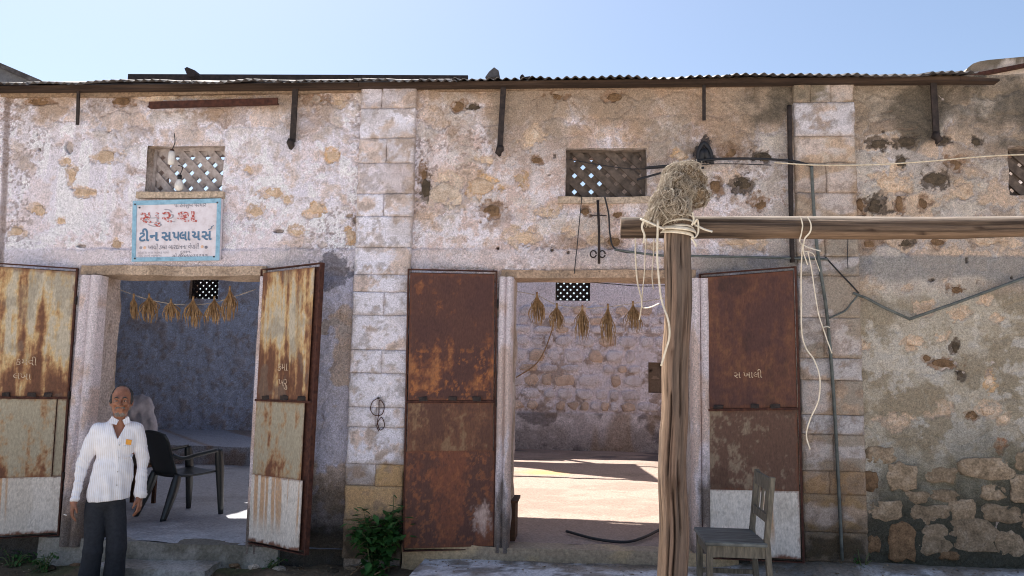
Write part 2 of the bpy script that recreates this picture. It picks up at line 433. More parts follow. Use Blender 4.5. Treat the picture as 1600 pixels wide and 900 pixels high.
def facade(x, z):
    """colour and relief (towards the street) of the plastered front at x, z"""
    px, py = PX(x, 0 * x, z)
    lo = fbm(x * .9, z * .9, 5, 4); md = fbm(x * 3.1, z * 3.1, 6, 5, .58); hi = fbm(x * 9.5, z * 9.5, 8, 5, .65); vf = fbm(x * 24, z * 24, 9, 4, .7)
    L = ss(690, 600, px + (lo - .5) * 120); Rr = ss(1040, 1230, px + (lo - .5) * 160)
    c = mix(np.broadcast_to(S(196, 174, 166), px.shape + (3,)), S(218, 212, 220), L)
    c = mix(c, S(174, 162, 154), Rr)
    h = relief(x, z)
    # lime wash that has survived, and the tan render under it
    wm = ss(.46, .60, md * .55 + hi * .45 + L * .05 - Rr * .03)
    c = mix(c, S(220, 213, 219), wm * (.86 - .38 * Rr))
    tanw = ss(.52, .64, fbm(x * 2.3, z * 2.3, 12, 5, .6) * .6 + hi * .4 + ss(250, 380, py) * .07 * L)
    c = mix(c, mix(np.broadcast_to(S(192, 162, 140), px.shape + (3,)), S(158, 146, 128), Rr), tanw * (.62 - .30 * L))
    h = h - tanw * .004
    fl = ss(.60, .66, vf * .6 + hi * .4)
    c = mix(c, S(150, 122, 104), fl * (.55 - .2 * L) * ss(.3, .6, md))
    sp = ss(.54, .60, fbm(x * 15, z * 15, 10, 5, .7)) * ss(.35, .6, fbm(x * 2, z * 2, 11, 3))
    c = mix(c, mix(np.broadcast_to(S(222, 214, 216), px.shape + (3,)), S(190, 182, 174), Rr), sp * .6)
    h = h + sp * .002
    pit = ss(.66, .72, fbm(x * 38, z * 38, 13, 3, .6)) * ss(.4, .62, fbm(x * 1.7, z * 1.7, 7, 3))
    c = mix(c, S(112, 92, 80), pit * .6); h = h - pit * .004
    # rubble telling through the render
    ed, cid = voro(x / .30 + (md - .5) * .9, z / .19 + (hi - .5) * .5 + (lo - .5), 3)
    ew = .17 + .35 * (1 - L) + .30 * ss(240, 150, py) + .10 * Rr + .30 * ss(610, 700, py) * ss(1340, 1400, px)
    ex = ss(.48, .62, ew * .62 + fbm(x * 1.9, z * 1.9, 4, 4, .6) * .55 + (hi - .5) * .25)
    scol = mix(mix(np.broadcast_to(S(186, 160, 136), px.shape + (3,)), S(132, 108, 88), ss(.35, .6, cid)), S(186, 174, 162), ss(.62, .8, cid)) * (.72 + .56 * vf[..., None])
    c = mix(c, scol, ex * ss(.06, .16, ed) * (.55 + .25 * Rr))
    jcol = mix(np.broadcast_to(S(168, 150, 138), px.shape + (3,)), S(92, 84, 74), ss(600, 700, py) * Rr + .35 * Rr)
    c = mix(c, jcol, ex * ss(.10, .03, ed) * (.12 + .5 * ss(.42, .6, hi)))
    h = h + ex * (.009 * ss(0, .3, ed) + .006 * (cid - .5) - .008)
    # left bay below the lintel line: bluish limewash over lumpy stone
    nb = ss(505, 495, np.abs(px - 525) + 440) * ss(415, 440, py)
    c = mix(c, mix(np.broadcast_to(S(186, 182, 194), px.shape + (3,)), S(178, 156, 138), ss(.5, .62, md)), nb * .8)
    h = h + nb * (fbm(x * 5, z * 5, 14, 4) - .5) * .05
    # grime and old runs
    top = ss(205 - 26 * L, 150 - 12 * L, py + (md - .5) * 110 + (lo - .5) * 60)
    c = mix(c, mix(np.broadcast_to(S(158, 132, 108), px.shape + (3,)), S(126, 112, 94), Rr), top * .75)
    gr = ss(.46, .62, fbm(x * 1.6, z * 1.6, 15, 5, .6)) * ss(330, 200, py) * ss(650, 760, px)
    c = mix(c, S(142, 126, 110), gr * .6)
    dk = ss(235, 170, py + (md - .5) * 90) * ss(1040, 1200, px + (lo - .5) * 100)
    c = mix(c, S(88, 80, 70), dk * .85 * ss(.30, .55, fbm(x * 2.2, z * 2.2, 16, 5, .6)))
    run = ss(.55, .7, fbm(x * 7, z * .8, 17, 4))
    c = mix(c, S(150, 134, 118), run * .28 * ss(380, 200, py))
    # lintel band on the right: bare grey cement
    band = ss(398, 404, py + (hi - .5) * 6) * ss(445, 425, py + (md - .5) * 42) * ss(1050, 1110, px)
    c = mix(c, mix(np.broadcast_to(S(134, 130, 126), px.shape + (3,)), S(112, 112, 116), ss(.45, .65, md)), band * .85)
    bandl = ss(387, 391, py + (hi - .5) * 5) * ss(425, 415, py) * ss(1050, 1000, px)
    c = mix(c, S(190, 180, 182), bandl * .5)
    h = h * (1 - .6 * np.maximum(band, bandl)) + .012 * np.maximum(band, bandl)
    # lower right: grey-green algae over render
    lr = ss(430, 470, py + (md - .5) * 40) * ss(1330, 1350, px)
    c = mix(c, mix(np.broadcast_to(S(170, 160, 144), px.shape + (3,)), S(140, 128, 108), ss(.42, .62, fbm(x * 2.6, z * 2.6, 18, 5, .6))), lr * .85)
    c = mix(c, S(184, 176, 166), lr * ss(.56, .68, md * .5 + hi * .5) * .8)
    c = mix(c, S(104, 98, 84), lr * ss(.55, .7, fbm(x * 1.5, z * 1.7, 19, 5)) * ss(560, 680, py) * .8)
    # missing spots of render
    for i, (cx, cy, rx, ry, col) in enumerate(SPOTS):
        sel = (np.abs(px - cx) < rx * 1.9) & (np.abs(py - cy) < ry * 1.9)
        if not sel.any(): continue
        b = blob(px[sel], py[sel], cx, cy, rx, ry, i % 9, .75)
        tint = col * (.72 + .56 * hi[sel][:, None])
        c[sel] = mix(c[sel], tint, b * (.92 - (.5 if col.sum() > .4 else .15) * ss(.45, .6, vf[sel])))
        h[sel] -= b * (.010 + .01 * (hi[sel] - .5)); h[sel] += ss(.0, .5, b) * ss(1, .5, b) * .005
    for i, (cx, cy, rx, ry) in enumerate(HOLES):
        sel = (np.abs(px - cx) < rx * 2) & (np.abs(py - cy) < ry * 2)
        if not sel.any(): continue
        b = blob(px[sel], py[sel], cx, cy, rx, ry, i % 9, .4)
        c[sel] = mix(c[sel], S(60, 48, 40), b * .8); h[sel] -= b * .05
    wob = (hi - .5) * 9
    for pts in CRACKS:
        xs = [p[0] for p in pts]; ys = [p[1] for p in pts]
        sel = (px > min(xs) - 8) & (px < max(xs) + 8) & (py > min(ys) - 8) & (py < max(ys) + 8)
        if not sel.any(): continue
        d = polyd(px[sel] + wob[sel], py[sel] - wob[sel] * .7, pts)
        b = ss(1.4, .4, d)
        c[sel] = mix(c[sel], S(124, 100, 84), b * .5 * ss(.3, .55, vf[sel])); h[sel] -= b * .006
    # left edge: joint and neighbouring pier
    jx = 14 - (py - 150) * .036
    c = mix(c, S(128, 108, 94), ss(5, 1.5, np.abs(px - jx)) * .7)
    h = h + ss(jx + 1, jx - 3, px) * .03
    # damp at the foot
    dmp = ss(742, 800, py + (md - .5) * 80 + (lo - .5) * 40)
    c = mix(c, S(108, 94, 80), dmp * .8)
    gs = ss(1340, 1400, px) * ss(640, 740, py + (lo - .5) * 120 + (md - .5) * 60)
    c = mix(c, S(86, 84, 70), gs * .7)
    wet = ss(790 - 40 * ss(1300, 1400, px), 840 - 30 * ss(1300, 1400, px), py + (md - .5) * 70)
    c = mix(c, mix(np.broadcast_to(S(44, 44, 40), px.shape + (3,)), S(62, 61, 53), Rr), wet * .82)
    sm = blob(px, py, 520, 425, 34, 26, 4, .6)
    c = mix(c, S(96, 92, 98), sm * .75)
    c = np.clip(c * mix(mix(np.broadcast_to(np.array([1.25, 1.25, 1.27]), px.shape + (3,)), np.array([1.27, 1.28, 1.33]), L), np.array([1.26, 1.27, 1.29]), Rr), 0, .88)
    return c, h

def grid_coords(a, b, step, snaps):
    xs = np.arange(a, b + step / 2, step)
    for s_ in snaps:
        if a < s_ < b: xs[np.argmin(np.abs(xs - s_))] = s_
    return xs

def wall_sheet(name, xs, zs, y, fn, opens, mat, parent, thick=.06):
    X, Z = np.meshgrid(xs, zs)
    c, h = fn(X, Z)
    V = np.stack([X, y - h, Z], -1).reshape(-1, 3)
    nz, nx = X.shape
    cx = .5 * (xs[1:] + xs[:-1]); cz = .5 * (zs[1:] + zs[:-1])
    keep = np.ones((nz - 1, nx - 1), bool)
    for (a, b, e, f) in opens:
        keep &= ~(((cx > a) & (cx < b))[None, :] & ((cz > e) & (cz < f))[:, None])
    j, i = np.nonzero(keep)
    q = np.stack([j * nx + i, j * nx + i + 1, (j + 1) * nx + i + 1, (j + 1) * nx + i], -1)
    used = np.zeros(len(V), bool); used[q.ravel()] = True
    remap = np.cumsum(used) - 1
    return link_mesh(name, V[used], remap[q], mat, parent, True, c.reshape(-1, 3)[used])

step = .0085
xs = grid_coords(X0, X1, step, [v for o in OPEN for v in o[:2]])
zs = grid_coords(ZB, ZT, step, [v for o in OPEN for v in o[2:]])
front_wall = wall_sheet('front_wall', xs, zs, 0.0, facade, OPEN, M['plaster'], building)

# body of the front wall behind the render (around the openings)
def wallcol(n, base=(190, 178, 176)):
    return np.broadcast_to(S(*base), (n, 3))

def masonry(name, boxes, parent, base, relief_amp=.012, mat='room_plaster', stain=S(150, 130, 112)):
    """rough boxes cut into a fine skin so that edges wander"""
    vs, fs, cs = [], [], []
    for (a, b) in boxes:
        a, b = np.array(a, float), np.array(b, float)
        for ax in range(3):
            u, v = [k for k in range(3) if k != ax]
            nu = max(2, int((b[u] - a[u]) / .05)); nv = max(2, int((b[v] - a[v]) / .05))
            nu, nv = min(nu, 160), min(nv, 160)
            U, Vv = np.meshgrid(np.linspace(a[u], b[u], nu + 1), np.linspace(a[v], b[v], nv + 1))
            for side in (0, 1):
                p = np.zeros(U.shape + (3,)); p[..., u] = U; p[..., v] = Vv; p[..., ax] = (a, b)[side][ax]
                q = p.reshape(-1, 3)
                d = np.stack([fbm(q[:, 1] * 5 + q[:, 0] * 3, q[:, 2] * 5, 3 + k, 3) - .5 for k in range(3)], -1) * relief_amp * 2
                base_i = len(vs) and sum(len(t) for t in vs)
                vs.append(q + d)
                m1 = fbm(q[:, 0] * 4 + q[:, 1] * 3.3, q[:, 2] * 4, 11, 5)
                cs.append(mix(np.broadcast_to(S(*base), q.shape), stain, ss(.5, .66, m1) * .7))
                jj, ii = np.meshgrid(np.arange(nv), np.arange(nu), indexing='ij')
                k = (jj * (nu + 1) + ii).ravel()
                f = np.stack([k, k + 1, k + nu + 2, k + nu + 1], -1) + base_i
                if (side == 0) != (ax == 1): f = f[:, ::-1]
                fs.append(f)
    return link_mesh(name, np.concatenate(vs), np.concatenate(fs), M[mat], parent, True, np.concatenate(cs))

yb0, yb1 = .035, WT
core = [((-9.7, yb0, -.1), (D1[0], yb1, 4.3)), ((D1[0], yb0, D1[3]), (win1[0], yb1, 4.3)), ((win1[0], yb0, D1[3]), (win1[1], yb1, win1[2])), ((win1[0], yb0, win1[3]), (win1[1], yb1, 4.3)),
    ((win1[1], yb0, D1[3]), (D1[1], yb1, 4.3)), ((D1[1], yb0, -.1), (D2[0], yb1, 4.3)), ((D2[0], yb0, D2[3]), (win2[0], yb1, 4.3)), ((win2[0], yb0, D2[3]), (win2[1], yb1, win2[2])),
    ((win2[0], yb0, win2[3]), (win2[1], yb1, 4.3)), ((win2[1], yb0, D2[3]), (D2[1], yb1, 4.3)), ((D2[1], yb0, -.1), (win3[0], yb1, 4.3)), ((win3[0], yb0, -.1), (win3[1], yb1, win3[2])), ((win3[0], yb0, win3[3]), (win3[1], yb1, 4.3)), ((win3[1], yb0, -.1), (5.6, yb1, 4.3))]
masonry('wall_core', core, building, (188, 174, 168))
# left neighbour length of the front, out of the detailed part
masonry('wall_end', [((-9.7, -.01, -.1), (X0, yb0, 4.3))], building, (196, 188, 190))

# ---- lintels, jambs
def rough_bar(name, a, b, base, parent, amp=.008, mat='room_plaster', stain=S(150, 130, 112)):
    return masonry(name, [(a, b)], parent, base, amp, mat, stain)
rough_bar('lintel', (D1[0] - .12, -.035, 2.615), (D1[1] + .06, .34, 2.70), (186, 164, 144), building)
rough_bar('lintel', (D2[0] - .1, -.03, 2.62), (D2[1] + .05, .34, 2.69), (176, 150, 128), building)
def jamb(x0, x1, z0, z1, y0=-.05):
    n = 26
    mb = MB()
    w = x1 - x0
    prof = []
    for k in range(n + 1):
        t = k / n
        d = .5 * (1 + math.cos((t * 2 - 1) * math.pi)) * .0
        d = .035 * abs(math.sin(t * math.pi * 2)) ** .7 if .02 < t < .98 else 0
        prof.append((x0 + w * t, y0 - d))
    prof = [(x0, .06)] + prof + [(x1, .06)]
    m = int((z1 - z0) / .05)
    V, C = [], []
    for j in range(m + 1):
        z = z0 + (z1 - z0) * j / m
        for (x, y) in prof:
            V.append((x + .004 * (float(vn(z * 4, x * 9, 2)) - .5), y + .008 * (float(fbm(z * 5, x * 12, 3)) - .5), z))
    V = np.array(V)
    k = len(prof)
    f = [(j * k + i, j * k + i + 1, (j + 1) * k + i + 1, (j + 1) * k + i) for j in range(m) for i in range(k - 1)]
    m1 = fbm(V[:, 0] * 9, V[:, 2] * 5, 4, 5)
    c = mix(np.broadcast_to(S(224, 212, 216), V.shape), S(204, 176, 160), ss(.5, .68, m1) * .7)
    c = mix(c, S(98, 84, 70), ss(.95, .55, V[:, 2] + (m1 - .5) * .8) * .85)
    return link_mesh('door_jamb', V, np.array(f), M['plaster'], building, True, c)
jamb(W(119, 600)[0], W(151, 600)[0] - .005, FZ1 - .05, 2.61)
jamb(D1[1], D1[1] + .12, FZ1 - .05, 2.61, -.02)
jamb(W(778, 600)[0], D2[0], FZ2 - .05, 2.62)
jamb(D2[1], D2[1] + .15, FZ2 - .05, 2.62)

# ---- stones that stand out of the front wall
def facade_y(px, py, lift=0.0):
    p = W(px, py)
    return -float(facade(np.array([[p[0]]]), np.array([[p[2]]]))[1][0, 0]) - lift

def stone_mesh(pts, y, lift, depth=.05, seed=0, y_plane=0.0):
    """an irregular stone face on the upright plane; pts are (x, z)"""
    r = random.Random(seed)
    pts = [np.array(p) for p in pts]
    cen = sum(pts) / len(pts)
    n = len(pts)
    V, F = [], []
    for k, (sc, dy) in enumerate(((1.0, depth), (1.0, -lift * .35), (.93, -lift * .85), (.55, -lift * 1.05))):
        for p in pts:
            q = cen + (p - cen) * sc
            V.append((q[0], y + dy + (r.uniform(-1, 1) * lift * .22 if k > 1 else 0), q[1]))
    V.append((cen[0], y - lift * (1 + r.uniform(-.2, .2)), cen[1]))
    for k in range(3):
        for i in range(n):
            F.append((k * n + i, k * n + (i + 1) % n, (k + 1) * n + (i + 1) % n, (k + 1) * n + i))
    for i in range(n): F.append((3 * n + i, 3 * n + (i + 1) % n, 4 * n))
    return V, F

def stone(px, py, rx, ry, mat, parent, lift=.012, seed=0, n=11, sq=.0, name='stone'):
    r = random.Random(seed * 31 + 5)
    p0 = W(px, py); sc = abs(W(px + 1, py)[0] - p0[0])
    pts = []
    ph = r.uniform(0, 1)
    for k in range(n):
        a = 2 * math.pi * (k + ph) / n
        ca, sa = math.cos(a), math.sin(a)
        sqf = 1 / max(abs(ca), abs(sa))
        rr = (1 - sq + sq * sqf) * r.uniform(.80, 1.14)
        pts.append((p0[0] + ca * rx * sc * rr, p0[2] + sa * ry * sc * rr))
    y = facade_y(px, py)
    V, F = stone_mesh(pts, y, lift, .05, seed)
    return link_mesh(name, V, F, M[mat], parent, [True] * len(F))

kinds = {id(TAN): 'sandstone', id(OCH): 'sandstone', id(BRN): 'brownstone', id(DRK): 'darkstone', id(PAL): 'palestone'}
for i, (cx, cy, rx, ry, col) in enumerate(SPOTS):
    if id(col) in kinds and rx * ry > 60 and not (1090 < cx < 1110):
        stone(cx + random.uniform(-1, 1), cy + random.uniform(-1, 1), rx * .72, ry * .72, kinds[id(col)], front_wall, .004, i, 14)

LOW = [(1374, 711, 22, 12, 'rubblestone'), (1409, 744, 22, 20, 'rubblestone'), (1470, 742, 24, 12, 'rubblestone'), (1541, 732, 38, 16, 'rubblestone'), (1430, 777, 20, 9, 'rubblestone'), (1477, 774, 19, 9, 'rubblestone'), (1552, 769, 19, 12, 'rubblestone'),
    (1382, 797, 27, 15, 'rubblestone'), (1454, 805, 31, 15, 'rubblestone'), (1505, 798, 19, 17, 'rubblestone'), (1566, 803, 30, 13, 'rubblestone'), (1408, 845, 22, 28, 'brownstone'), (1461, 844, 23, 21, 'rubblestone'), (1521, 838, 34, 23, 'rubblestone'), (1580, 850, 20, 18, 'rubblestone'), (1358, 751, 11, 14, 'brownstone'), (1592, 765, 14, 20, 'rubblestone'), (1600, 720, 14, 14, 'rubblestone'),
    (1620, 815, 20, 16, 'rubblestone'), (1640, 770, 22, 16, 'rubblestone'), (1650, 850, 30, 20, 'rubblestone'), (1365, 850, 10, 12, 'brownstone'), (1483, 868, 14, 6, 'brownstone')]
for i, (cx, cy, rx, ry, mt) in enumerate(LOW):
    stone(cx, cy, rx * 1.1, ry * 1.12, mt, front_wall, .010, 200 + i, 18, .75)

# ---- pilasters of squared blocks
def block(x0, x1, z0, z1, yf, c0, parent, seed, rough=.006, name='block', base=None):
    """one squared stone: front skin with soft arrises"""
    r = np.random.default_rng(seed)
    nx, nz = max(4, int((x1 - x0) / .012)), max(3, int((z1 - z0) / .012))
    X, Z = np.meshgrid(np.linspace(x0, x1, nx + 1), np.linspace(z0, z1, nz + 1))
    e = np.minimum(np.minimum(X - x0, x1 - X), np.minimum(Z - z0, z1 - Z))
    wob = (fbm(X * 9, Z * 9, seed % 13, 3) - .5)
    Y = yf + .008 * ss(.014, 0, e + (fbm(X * 11, Z * 11, seed % 9, 3) - .5) * .03) - wob * rough * 2.4
    X = X + (fbm(Z * 12, X * 3, seed % 11, 3) - .5) * .012 * ((X > x0) & (X < x1) | True)
    V = np.stack([X, Y, Z], -1).reshape(-1, 3)
    k = np.arange((nx + 1) * (nz + 1)).reshape(nz + 1, nx + 1)
    F = np.stack([k[:-1, :-1], k[:-1, 1:], k[1:, 1:], k[1:, :-1]], -1).reshape(-1, 4)
    ring = list(k[0, :]) + list(k[1:, -1]) + list(k[-1, -2::-1]) + list(k[-2:0:-1, 0])
    n = len(V)
    back = V[ring].copy(); back[:, 1] = yf + .07
    m = len(ring)
    ex = np.array([[ring[i], n + i, n + (i + 1) % m, ring[(i + 1) % m]] for i in range(m)])
    V2 = np.concatenate([V, back]); F2 = np.concatenate([F, ex])
    cx, h = c0(V2[:, 0], V2[:, 2])
    e2 = np.minimum(np.minimum(V2[:, 0] - x0, x1 - V2[:, 0]), np.minimum(V2[:, 2] - z0, z1 - V2[:, 2])); g_ = fbm(V2[:, 0] * 14, V2[:, 2] * 14, seed % 7, 4)
    cx = mix(cx, S(164, 144, 126), ss(.03, .0, e2 + (g_ - .5) * .07) * .35)
    return link_mesh(name, V2, F2, M['block'], parent, True, cx)

def pil_colour(tone, ochre=0.0, damp=True, seed=0):
    def f(x, z):
        px, py = PX(x, 0 * x, z)
        md = fbm(x * 4, z * 4, 6 + seed % 5, 5, .6); hi = fbm(x * 13, z * 13, 8, 4, .65)
        c = mix(np.broadcast_to(S(*tone), x.shape + (3,)), S(196, 166, 142), ss(.50, .68, md * .6 + hi * .4) * .65)
        c = mix(c, S(216, 208, 212), ss(.55, .7, fbm(x * 3, z * 6, 12, 5)) * .5)
        if ochre: c = mix(c, S(196, 158, 116), ochre * ss(.25, .6, md) * .85)
        c = mix(c, S(120, 108, 100), ss(.58, .74, hi) * .45)
        c = mix(c, S(150, 132, 118), ss(.5, .7, fbm(x * 1.5, z * 1.2, 3, 4)) * .4)
        c = c * mix(np.broadcast_to(np.array([1.20, 1.23, 1.28]), x.shape + (3,)), np.array([.98, .97, .95]), ss(1040, 1200, px))
        if damp:
            c = mix(c, S(122, 100, 78), ss(712, 745, py + (md - .5) * 70) * (.25 if ochre else .6))
            c = mix(c, S(52, 50, 44), ss(800, 840, py + (md - .5) * 50) * .85)
        return c, 0 * x
    return f

def pilaster(label, xl, xr, rows, yf, tones, core_col):
    p = rough_bar('pilaster', (xl + .012, yf + .016, -.05), (xr - .012, .05, rows[0][0] - .01), core_col, building, .004, 'room_plaster')
    for j, row in enumerate(rows[:-1]):
        zt, zb = row[0], rows[j + 1][0]
        cuts = [0] + list(row[1]) + [1]
        for a, b in zip(cuts[:-1], cuts[1:]):
            g = .0012
            yj = yf - random.uniform(0, .008)
            tone, och = tones(j, a)
            block(xl + (xr - xl) * a + g, xl + (xr - xl) * b - g, zb + g, zt - g, yj, pil_colour(tone, och, True, j), p, j * 7 + int(a * 10) + 3)
    note(p, label)
    return p
zz = lambda px, py: W(px, py)[2]
rows1 = [(zz(600, 137), (.38,)), (zz(600, 172), ()), (zz(600, 219), (.5,)), (zz(600, 257), ()), (zz(600, 305), (.48,)), (zz(600, 340), ()), (zz(600, 388), ()), (zz(590, 430), ()), (zz(590, 457), (.55,)), (zz(590, 493), ()), (zz(590, 547), (.55,)), (zz(590, 583), ()), (zz(590, 636), (.5,)), (zz(590, 667), ()), (zz(590, 724), (.52,)), (zz(590, 758), ()), (zz(590, 812), ()), (zz(590, 872), ())]
def tone1(j, a):
    if j == 0: return (186, 178, 184), 0
    if j == 3: return (204, 192, 196), .1
    if j >= 15: return (190, 160, 120), .85
    if j == 14: return ((206, 200, 204), 0) if a == 0 else ((176, 146, 104), .7)
    return (214, 208, 214), 0
xl1, xr1 = W(563, 250)[0], W(649, 250)[0]
pilaster('limewashed block pilaster between the two doorways', xl1, xr1, rows1, -.055, tone1, (172, 160, 154))
rows2 = [(zz(1285, 131), (.28, .62)), (zz(1285, 163), ()), (zz(1285, 215), ()), (zz(1285, 257), (.5,)), (zz(1285, 303), ()), (zz(1285, 345), (.45,)), (zz(1285, 402), ()), (zz(1295, 432), ()), (zz(1295, 497), (.4,)), (zz(1295, 560), ()), (zz(1295, 594), (.52,)), (zz(1295, 648), ()), (zz(1295, 678), (.5,)), (zz(1295, 735), (.42,)), (zz(1300, 771), (.6,)), (zz(1300, 830), ()), (zz(1300, 876), ())]
def tone2(j, a):
    if j == 0: return (132, 122, 108), 0
    if j in (1,): return (206, 200, 206), 0
    if j in (2,): return (198, 184, 172), .15
    if j in (3, 4): return (178, 160, 144), .1
    if j in (6,): return (140, 134, 128), 0
    if j in (13,): return (146, 120, 94), .5
    if j >= 14: return (166, 138, 104), .55
    if j in (9, 11): return (188, 182, 184), 0
    return (160, 148, 136), 0
xl2, xr2 = W(1240, 250)[0], W(1334, 250)[0]
pilaster('grey and ochre block pilaster right of the second doorway', xl2, xr2, rows2, -.05, tone2, (140, 128, 116))

# ---- lattice windows
def lattice(win, y, mat, parent, pitch=.112, bw=.05, frame=True, name='lattice_window', label=None):
    x0, x1, z0, z1 = win
    fr = MB()
    t = .035
    for (a, b) in (((x0 - .01, y - .03, z0), (x0 + t, y + .05, z1)), ((x1 - t, y - .03, z0), (x1 + .01, y + .05, z1)), ((x0 + t, y - .028, z0 - .01), (x1 - t, y + .05, z0 + t * .5)), ((x0 + t, y - .028, z1 - t * .5), (x1 - t, y + .05, z1 + .01))):
        fr.box(a, b, .002)
    f = fr.build(name, M[mat], parent)
    if label: note(f, label)
    w, hgt = x1 - x0, z1 - z0
    def clip(k, s):                # x - s*z = k line inside rect
        pts = []
        for t_ in np.linspace(0, 1, 200):
            z = z0 + hgt * t_; x = k + s * (z - z0)
            if x0 + .01 < x < x1 - .01: pts.append((x, z))
        return (pts[0], pts[-1]) if len(pts) > 3 else None
    for s in (1, -1):
        k = x0 - hgt if s > 0 else x0
        end = x1 if s > 0 else x1 + hgt
        k += pitch * .5
        i = 0
        while k < end:
            c = clip(k, s)
            if c:
                mb = MB()
                j = random.uniform(-.004, .004)
                mb.bar((c[0][0] + j, y + s * .011, c[0][1]), (c[1][0] - j, y + s * .011, c[1][1]), .020, bw, up=(0, -1, 0) if False else (s * -.7, 0, .7))
                mb.build('slat', M[mat], f)
            k += pitch; i += 1
    return f
lattice(win1, .13, 'jali', building, .145, .062, label='grey lattice window above the painted sign')
lattice(win2, .10, 'jali_dark', building, .145, .066, label='dark lattice window above the second doorway')
lattice(win3, .12, 'jali_dark', building, .145, .07, label='dark lattice window cut off at the right end')
bw1 = (W(296, 455, BACKY)[0], W(341, 455, BACKY)[0], W(318, 467, BACKY)[2], W(318, 433, BACKY)[2])
bw2 = (W(868, 455, BACKY)[0], W(922, 455, BACKY)[0], W(895, 470, BACKY)[2], W(895, 434, BACKY)[2])
lattice(bw1, BACKY + .12, 'darkiron', building, .128, .058, label='small lattice window in the back wall of the dark room')
lattice(bw2, BACKY + .12, 'darkiron', building, .128, .058, label='small lattice window in the back wall of the bright room')
# window reveals (sill slabs)
for w_ in (win1, win2):
    rough_bar('window_sill', (w_[0] - .06, -.035, w_[2] - .06), (w_[1] + .03, .12, w_[2] - .004), (192, 172, 152), building, .006)

# ================================================================== ROOMS
def room_wall_col(stone_amt, pale, seed, plinth=None, smooth_top=9.0):
    def f(x, z):
        lo = fbm(x * .8, z * .8, seed, 4); md = fbm(x * 2.8, z * 2.8, seed + 1, 5, .6); hi = fbm(x * 8, z * 8, seed + 2, 5, .65)
        c = mix(np.broadcast_to(S(*pale), x.shape + (3,)), S(176, 154, 138), ss(.5, .66, md * .6 + hi * .4) * stone_amt)
        c = mix(c, S(150, 130, 118), ss(.6, .75, hi) * .4)
        h = (md - .5) * .05 + (hi - .5) * .03
        st = ss(smooth_top - .05, smooth_top + .05, z + (hi - .5) * .2)
        c = mix(c, S(*pale), st * .8); h = h * (1 - .75 * st)
        if plinth:
            p = ss(plinth + .02, plinth - .02, z + (hi - .5) * .03)
            pc = mix(np.broadcast_to(S(232, 224, 226), x.shape + (3,)), S(206, 196, 196), ss(.45, .65, md))
            pc = mix(pc, S(150, 136, 126), ss(plinth * .9, FZ2, z + (md - .5) * .7) * .7)
            sp = ss(.6, .7, fbm(x * 2.2, z * 2.6, seed + 4, 5))
            pc = mix(pc, S(112, 104, 104), sp * .7)
            oc = ss(.56, .7, fbm(x * 1.6, z * .35, seed + 6, 3))
            pc = mix(pc, S(170, 140, 104), oc * .5)
            c = mix(c, pc, p); h = h * (1 - .8 * p) + .03 * p
        return c, h
    return f
PLZ = W(900, 645, BACKY)[2]
xs2 = grid_coords(-1.85, 4.6, .022, [bw2[0], bw2[1]]); zs2 = grid_coords(.2, 4.5, .022, [bw2[2], bw2[3]])
NI = (W(1013, 590, BACKY)[0], W(1034, 590, BACKY)[0] + .5, W(1013, 614, BACKY)[2], W(1013, 566, BACKY)[2])
xs2[np.argmin(np.abs(xs2 - NI[0]))] = NI[0]
back2 = wall_sheet('back_wall', xs2, zs2, BACKY, room_wall_col(.75, (240, 233, 240), 2, PLZ, W(900, 476, BACKY)[2]), [bw2, NI], M['room_plaster'], building)
note(back2, 'rubble back wall of the bright roofless room')
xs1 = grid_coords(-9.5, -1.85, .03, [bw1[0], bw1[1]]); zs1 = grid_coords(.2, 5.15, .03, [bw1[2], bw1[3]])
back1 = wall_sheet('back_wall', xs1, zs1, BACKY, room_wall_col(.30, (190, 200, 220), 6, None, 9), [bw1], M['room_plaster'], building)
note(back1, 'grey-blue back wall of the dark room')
solid = []
for (a, b, win, top) in ((-1.85, 4.6, bw2, 4.5), (-9.5, -1.85, bw1, 5.15)):
    y0, y1 = BACKY + .05, BACKY + .38
    solid += [((a, y0, .0), (win[0], y1, top)), ((win[0], y0, 0), (win[1], y1, win[2])), ((win[0], y0, win[3]), (win[1], y1, top)), ((win[1], y0, 0), (b, y1, top))]
solid += [((.42, BACKY + .06, 4.5), (4.6, BACKY + .36, 6.5))]  # raised piece added to block the sky behind the lattice's right half
masonry('back_wall_core', solid, building, (160, 140, 124), .015)
masonry('niche_shade', [((NI[0], BACKY + .04, NI[2]), (NI[1], BACKY + .048, NI[3]))], building, (28, 26, 26), .001)  # near-black plate: shade of the dark opening put into its colour
masonry('side_wall', [((-9.8, WT, .0), (-9.5, BACKY + .3, 4.9))], building, (166, 166, 172), .015)
masonry('side_wall', [((4.6, WT, .0), (4.9, BACKY + .3, 4.5))], building, (186, 174, 170), .015)
masonry('back_platform', [((-9.5, W(300, 728, 5.2)[1], FZ1 - .1), (-1.85, BACKY, .60))], building, (170, 174, 186), .008)

